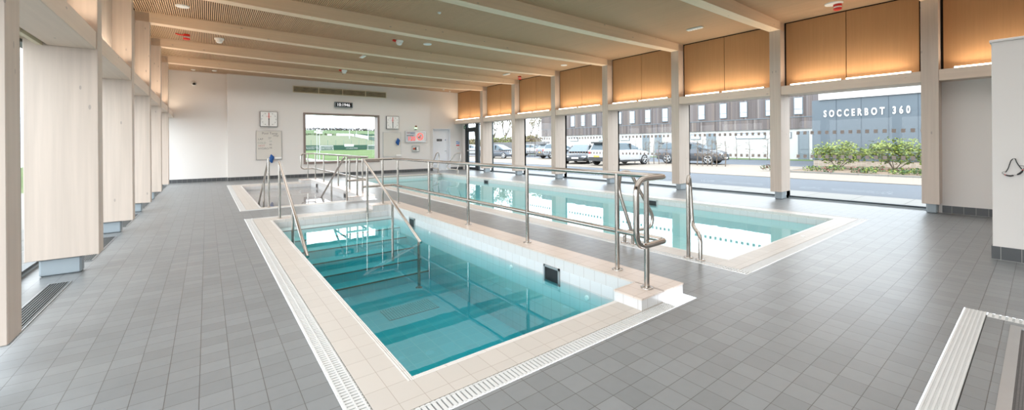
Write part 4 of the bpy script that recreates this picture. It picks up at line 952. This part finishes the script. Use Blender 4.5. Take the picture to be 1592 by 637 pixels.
car('dark red car behind the silver one, seen through the glazed exit door', lin(190, 70, 70), (35.0, cary(736, 35.0), ZG), R(-60), 4.4, 1.8, 1.45, True)
# far trees, hedge and fence behind the car park
def tree(px, X, h, seed, label):
    rng = random.Random(seed); y = onx(px, 220, X).y; t = thing('bare_tree', (X, y, ZG), label, 'tree', 'bare trees behind the car park'); mb = MB(); tips = []
    twigs(mb, Vector((X, y, ZG)), Vector((rng.gauss(0,.05), rng.gauss(0,.05), 1)).normalized(), h*.34, h*.024, 5, rng, tips, .42, 4); mb.build('trunk', plain('far_bark', lin(128, 118, 104), .9) if 'far_bark' not in bpy.data.materials else bpy.data.materials['far_bark'], t)
    mb = MB()
    for q in tips: leaves(mb, q, (h*.08, h*.08, h*.07), 6, h*.016, rng)
    mb.build('leaves', m_lf3, t)
for i, (px, X, h, nm) in enumerate(((739.5, 46, 12, 'seen through the glazed exit door'), (770, 52, 11, 'at the left of the window beside the exit door'), (785, 50, 12, 'in the middle of the window beside the exit door'), (797, 54, 11, 'at the right of the window beside the exit door'), (822, 46, 8, 'at the left of the window with the pale car'), (834, 50, 10, 'in the middle of the window with the pale car'))): tree(px, X, h, 300+i, 'bare tree beyond the car park '+nm)
hd = [((760, 44), (800, 44)), ((812, 43), (835, 43)), ((720, 50), (746, 50))]
for i, (a, b) in enumerate(hd):
    pa_, pb_ = onx(a[0], 220, a[1]), onx(b[0], 220, b[1]); rng = random.Random(70+i); mb = MB(); nn = 12
    for q in range(nn):
        u = q/(nn-1); leaves(mb, (pa_.x+(pb_.x-pa_.x)*u, pa_.y+(pb_.y-pa_.y)*u, 1.4), (.9, 2.2, 1.5), 300, .2, rng)
    o = mb.build('hedge', [m_lf3[1], m_lf[0]] if i == 0 else m_lf3); tag(o, ['yellow-green hedge behind the dark estate car', 'buff hedge behind the pale grey car', 'buff hedge seen through the glazed exit door'][i], 'hedge')
t = thing('picket_fence', (40, 50, ZG), 'grey picket fence in front of the hedges beyond the car park', 'fence'); mb = MB()
pa_, pb_ = onx(752, 220, 40.), onx(856, 220, 40.)
nn = 100; 
for q in range(nn):
    y = pa_.y+(pb_.y-pa_.y)*q/nn; mb.box(39.98, y, ZG, 40.02, y+.22, 1.75)
mb.build('pickets', plain('grey_pickets', lin(140, 138, 140), .8), t)
mb = MB(); mb.box(40.02, pb_.y, 1.3, 40.07, pa_.y, 1.4); mb.box(40.02, pb_.y, .3, 40.07, pa_.y, .4); mb.build('rails', m_bark, t)
# ================================================================== OUTSIDE: playing fields beyond the far window
def field_mat():
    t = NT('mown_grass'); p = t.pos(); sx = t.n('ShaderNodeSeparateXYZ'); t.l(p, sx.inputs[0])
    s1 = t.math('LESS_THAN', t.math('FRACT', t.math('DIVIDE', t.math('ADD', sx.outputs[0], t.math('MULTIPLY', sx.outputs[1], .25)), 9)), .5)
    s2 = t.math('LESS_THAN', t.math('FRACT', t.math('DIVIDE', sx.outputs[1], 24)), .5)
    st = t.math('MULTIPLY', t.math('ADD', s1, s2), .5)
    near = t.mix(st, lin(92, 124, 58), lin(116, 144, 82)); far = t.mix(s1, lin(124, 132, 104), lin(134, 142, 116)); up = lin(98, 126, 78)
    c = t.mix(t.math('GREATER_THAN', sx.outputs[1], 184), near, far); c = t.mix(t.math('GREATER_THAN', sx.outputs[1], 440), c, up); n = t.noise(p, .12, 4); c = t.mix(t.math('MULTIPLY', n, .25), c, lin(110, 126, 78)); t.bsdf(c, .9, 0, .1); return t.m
prof = [(21, -1.2), (60, -.72), (150, -.6), (182, -.5), (205, .0), (300, 5.2), (420, 11.0), (450, 12.4), (900, 33.5), (930, 34.5), (1400, 36)]
mb = MB(); NX = 6
rows = []
for (Y, z) in prof:
    a, b = -8-.12*Y, 2.5+.42*Y; rows.append([(a+(b-a)*i/NX, Y, z) for i in range(NX+1)])
mb.add([p for r_ in rows for p in r_], [(i*(NX+1)+j, i*(NX+1)+j+1, (i+1)*(NX+1)+j+1, (i+1)*(NX+1)+j) for i in range(len(prof)-1) for j in range(NX)])
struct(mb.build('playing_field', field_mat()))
def zt(Y):
    for (a, za), (b, zb_) in zip(prof, prof[1:]):
        if a <= Y <= b: return za+(zb_-za)*(Y-a)/(b-a)
m_fgreen = plain('fence_green', lin(24, 92, 68), .6); m_wht = plain('white_paint', lin(250, 250, 250), .5)
def board(px0, px1, Y, z0, z1, m, name, label, cat, group=None, th=.3, txt=None):
    a, b = ony(px0, 225, Y).x, ony(px1, 225, Y).x; t = thing(name, ((a+b)/2, Y, zt(Y)), label, cat, group); base = zt(Y)
    mb = MB(); mb.box(a, Y, base+z0, b, Y+th, base+z1); o = mb.build('board', m, t)
    return t, a, b, base
# green perimeter fence with white lettering-like marks
t, a, b, base = board(470, 592, 182, 0, 2.1, m_fgreen, 'boundary_fence', 'green banner fence with white lettering across the playing field', 'fence')
xa_, xb_ = ony(472, 225, 181.9).x, ony(519, 225, 181.9).x; marks(MB(), xa_, xb_, 181.95, base+.5, base+1.6, 22, random.Random(3)).build('banner_print', m_wht, t)
mb = MB(); q = a
while q < b: mb.box(q, 182.1, base+2.1, q+.12, 182.2, base+4.2); q += 3.2
mb.build('mesh_posts', plain('mesh_green', lin(120, 160, 140), .6), t)
def goal(px0, px1, Y, h, label):
    a, b = ony(px0, 225, Y).x, ony(px1, 225, Y).x; z = zt(Y); t = thing('goal', ((a+b)/2, Y, z), label, 'goal', 'white goals on the playing field'); d = 2.0; r = .11
    mb = MB(); mb.tube([(a, Y, z), (a, Y, z+h), (b, Y, z+h), (b, Y, z)], r, 6); mb.tube([(a, Y, z+h), (a, Y+d*.4, z+h), (a, Y+d, z), (b, Y+d, z), (b, Y+d*.4, z+h), (b, Y, z+h)], r*.7, 6); mb.build('frame', m_wht, t)
    nm = plain('goal_net', lin(232, 238, 236), .8) if 'goal_net' not in bpy.data.materials else bpy.data.materials['goal_net']
    mb = MB(); k_ = 9
    for i in range(k_+1):
        x = a+(b-a)*i/k_; mb.tube([(x, Y+d*.4, z+h), (x, Y+d, z)], .022, 4)
    for i in range(6): 
        u = i/6; mb.tube([(a, Y+d*(.4+.6*u), z+h*(1-u)), (b, Y+d*(.4+.6*u), z+h*(1-u))], .022, 4)
    mb.build('net', nm, t)
goal(498.5, 518, 172, 1.9, 'white goal with net left of the far window centre'); goal(572, 590, 176, 1.9, 'white goal with net at the right edge of the far window')
t, a, b, base = board(537, 558, 174, 0, 1.5, m_fgreen, 'dugout', 'green dugout with white banner marks on the pitch edge', 'shelter')
mb = MB(); mb.box(a, 174.2, base+1.5, b-2, 175.5, base+2.5); mb.build('white_canopy', m_wht, t)
marks(MB(), a+.4, b-.4, 173.95, base+.5, base+1.05, 16, random.Random(6)).build('banner_print', m_wht, t)
def wall2(p0, Y0, p1, Y1, h, m, label, group=None):
    a = Vector((ony(p0, 225, Y0).x, Y0, zt(Y0))); b = Vector((ony(p1, 225, Y1).x, Y1, zt(Y1))); t = thing('hoarding', a, label, 'hoarding', group); th = Vector((0, .4, 0)); u = Vector((0, 0, h))
    mb = MB(); mb.add([a, b, b+th, a+th, a+u, b+u, b+u+th, a+u+th], [(0,3,2,1),(4,5,6,7),(0,1,5,4),(1,2,6,5),(2,3,7,6),(3,0,4,7)]); mb.build('board', m, t)
gw = 'white hoardings round the far pitch'
wall2(523, 420, 546, 418, 2.3, m_wht, 'long white hoarding at the back of the far pitch', gw); wall2(546.5, 415, 551, 395, 2.3, m_wht, 'short slanting white hoarding right of the long back one', gw)
wall2(552.5, 390, 573, 318, 2.7, m_wht, 'long slanting white hoarding at the right of the far pitch', gw); wall2(585, 285, 592, 275, 2.4, m_wht, 'short white hoarding at the right edge of the far window', gw)
wall2(509, 424, 516, 424, 1.8, m_wht, 'small white hoarding at the back left of the far pitch', gw); wall2(574, 312, 584.5, 288, 2.4, m_fgreen, 'green hoarding between the white ones at the right of the far window'); wall2(545, 438, 592, 432, 1.6, m_fgreen, 'long thin green hoarding at the far edge of the pitch')
def mast(px, Y, ytop, label, head=True, r=.12):
    x = ony(px, 225, Y).x; z = zt(Y); zt_ = ony(px, ytop, Y).z; t = thing('floodlight_mast', (x, Y, z), label, 'floodlight', 'floodlight masts on the playing field'); mb = MB(); mb.cyl((x, Y, z), (x, Y, zt_), r, r*.7, 8); mb.build('mast', plain('galvanised', lin(226, 230, 234), .4, .1) if 'galvanised' not in bpy.data.materials else bpy.data.materials['galvanised'], t)
    if head: mb = MB(); mb.box(x-.35, Y-.3, zt_-.15, x+.35, Y+.1, zt_+.05); mb.box(x-.1, Y-.3, zt_+.15, x+.45, Y+.1, zt_+.3); mb.box(x-.04, Y-.05, zt_, x+.04, Y+.05, zt_+.3); mb.build('lamp_head', m_wht, t)
mast(492.8, 62, 204.5, 'left of two near floodlight masts behind the guard rail', True, .05); mast(496.6, 60, 206, 'right of two near floodlight masts behind the guard rail', True, .06)
mast(543.5, 330, 201, 'left of three distant thin masts', False, .28); mast(554.5, 380, 203, 'middle one of three distant thin masts', False, .2); mast(572.5, 300, 201, 'right of three distant thin masts', False, .26)
mb = MB(); xa, xb = ony(478, 245, 64).x, ony(489.5, 245, 64).x; mb.box(xa, 50, -.9, xb, 80, -.55); struct(mb.build('field_path', plain('pale_path', lin(222, 214, 222), .8)))
rng = random.Random(9); mb = MB()
for i in range(300):
    Y = 895+rng.uniform(0, 30); x = rng.uniform(-60, 370); leaves(mb, (x, Y, 33.5+rng.uniform(0,4)), (7, 4, 3), 10, 2.4, rng)
tag(mb.build('treeline', [leafm('far_trees_grey', lin(112, 102, 104)), leafm('far_trees_green', lin(100, 104, 92))]), 'grey-brown line of woods on the hill beyond the fields', 'trees', kind='stuff')
mb = MB(); rng = random.Random(19)
for i in range(140):
    x = rng.uniform(20, 185); leaves(mb, (x, 440, 12.5+rng.uniform(0,.8)), (2, 1.5, .8), 8, .8, rng)
tag(mb.build('field_hedge', [leafm('hedge_dark', lin(80, 80, 62)), m_lf3[1]]), 'dark low hedge along the back of the far pitch', 'hedge', kind='stuff')
mb = MB()
for k_ in range(18): mb.box(ony(507, 240, 70+k_*5).x-.12, 70+k_*5, zt(70+k_*5)+.005, ony(507, 240, 70+k_*5).x+.12, 75+k_*5, zt(70+k_*5)+.03)
# ================================================================== LIGHT
w = bpy.data.worlds.new('overcast'); S.world = w; w.use_nodes = True; nt = w.node_tree; nt.nodes.clear()
out = nt.nodes.new('ShaderNodeOutputWorld'); bg = nt.nodes.new('ShaderNodeBackground'); tc = nt.nodes.new('ShaderNodeTexCoord'); nz = nt.nodes.new('ShaderNodeTexNoise'); rp_ = nt.nodes.new('ShaderNodeValToRGB'); mp = nt.nodes.new('ShaderNodeMapping')
mp.inputs['Scale'].default_value = (1, 1, 3); nt.links.new(tc.outputs['Generated'], mp.inputs[0]); nt.links.new(mp.outputs[0], nz.inputs['Vector']); nz.inputs['Scale'].default_value = 2.2; nz.inputs['Detail'].default_value = 5
rp_.color_ramp.elements[0].color = (.66, .80, .98, 1); rp_.color_ramp.elements[1].color = (1, 1, 1, 1); rp_.color_ramp.elements[0].position = .3; rp_.color_ramp.elements[1].position = .6
nt.links.new(nz.outputs['Fac'], rp_.inputs[0]); nt.links.new(rp_.outputs[0], bg.inputs[0]); bg.inputs[1].default_value = 4.6; nt.links.new(bg.outputs[0], out.inputs[0])
def area(name, loc, rot, sx, sy, power, color, spread=180, portal=False):
    l = bpy.data.lights.new(name, 'AREA'); l.shape = 'RECTANGLE'; l.size = sx; l.size_y = sy; l.energy = power; l.color = color; l.spread = R(spread)
    o = bpy.data.objects.new(name, l); COL.objects.link(o); o.location = loc; o.rotation_euler = rot
    if portal: l.cycles.is_portal = True
    return o
for i in range(6):                       # daylight portals in the window openings
    area('window_portal', (XGR+.12, YK[i]+1.44, 1.3), (0, R(90), 0), 2.55, 2.5, 1, (1, 1, 1), portal=True)
    area('window_portal', (XGL-.12, YK[i]+1.44, 1.3), (0, R(-90), 0), 2.55, 2.5, 1, (1, 1, 1), portal=True)
WARM = (1, .82, .64); SOFT = (1, .99, .98)
for i, (nm, a, b) in enumerate([('x', YK[0]-2.4, YK[0])]+[('x', a, b) for a, b in bays]):
    area('strip_uplight', (XR+.10, (a+b)/2, 2.80), (0, R(168), 0), .05, b-a-.4, 11, WARM, 150)
    if i > 0: area('strip_uplight', (XL-.12, (a+b)/2, 2.76), (0, R(192), 0), .05, b-a-.3, 13, WARM, 150)
for i in range(-2, 7):                    # unseen fill lights added just under the beams to brighten the hall
    y = (YK[0]+2.645*i)+FW+1.2
    if y > 19.4: y = 19.0
    area('ceiling_fill', (5.0, y, 4.03), (0, 0, 0), 11, 1.7, 74, SOFT, 145)
sun = bpy.data.lights.new('soft_sun', 'SUN'); sun.energy = 1.5; sun.angle = R(70); sun.color = (.92, .96, 1); so = bpy.data.objects.new('soft_sun', sun); COL.objects.link(so); so.rotation_euler = Vector((-.8, -.42, .5)).to_track_quat('Z', 'Y').to_euler()
S.view_settings.view_transform = 'Standard'; S.view_settings.look = 'None'; S.view_settings.exposure = 0.32
S.cycles.max_bounces = 10; S.cycles.diffuse_bounces = 5; S.cycles.transparent_max_bounces = 24; S.cycles.sample_clamp_indirect = 6; S.cycles.caustics_reflective = False; S.cycles.caustics_refractive = False
S.cycles.use_denoising = True

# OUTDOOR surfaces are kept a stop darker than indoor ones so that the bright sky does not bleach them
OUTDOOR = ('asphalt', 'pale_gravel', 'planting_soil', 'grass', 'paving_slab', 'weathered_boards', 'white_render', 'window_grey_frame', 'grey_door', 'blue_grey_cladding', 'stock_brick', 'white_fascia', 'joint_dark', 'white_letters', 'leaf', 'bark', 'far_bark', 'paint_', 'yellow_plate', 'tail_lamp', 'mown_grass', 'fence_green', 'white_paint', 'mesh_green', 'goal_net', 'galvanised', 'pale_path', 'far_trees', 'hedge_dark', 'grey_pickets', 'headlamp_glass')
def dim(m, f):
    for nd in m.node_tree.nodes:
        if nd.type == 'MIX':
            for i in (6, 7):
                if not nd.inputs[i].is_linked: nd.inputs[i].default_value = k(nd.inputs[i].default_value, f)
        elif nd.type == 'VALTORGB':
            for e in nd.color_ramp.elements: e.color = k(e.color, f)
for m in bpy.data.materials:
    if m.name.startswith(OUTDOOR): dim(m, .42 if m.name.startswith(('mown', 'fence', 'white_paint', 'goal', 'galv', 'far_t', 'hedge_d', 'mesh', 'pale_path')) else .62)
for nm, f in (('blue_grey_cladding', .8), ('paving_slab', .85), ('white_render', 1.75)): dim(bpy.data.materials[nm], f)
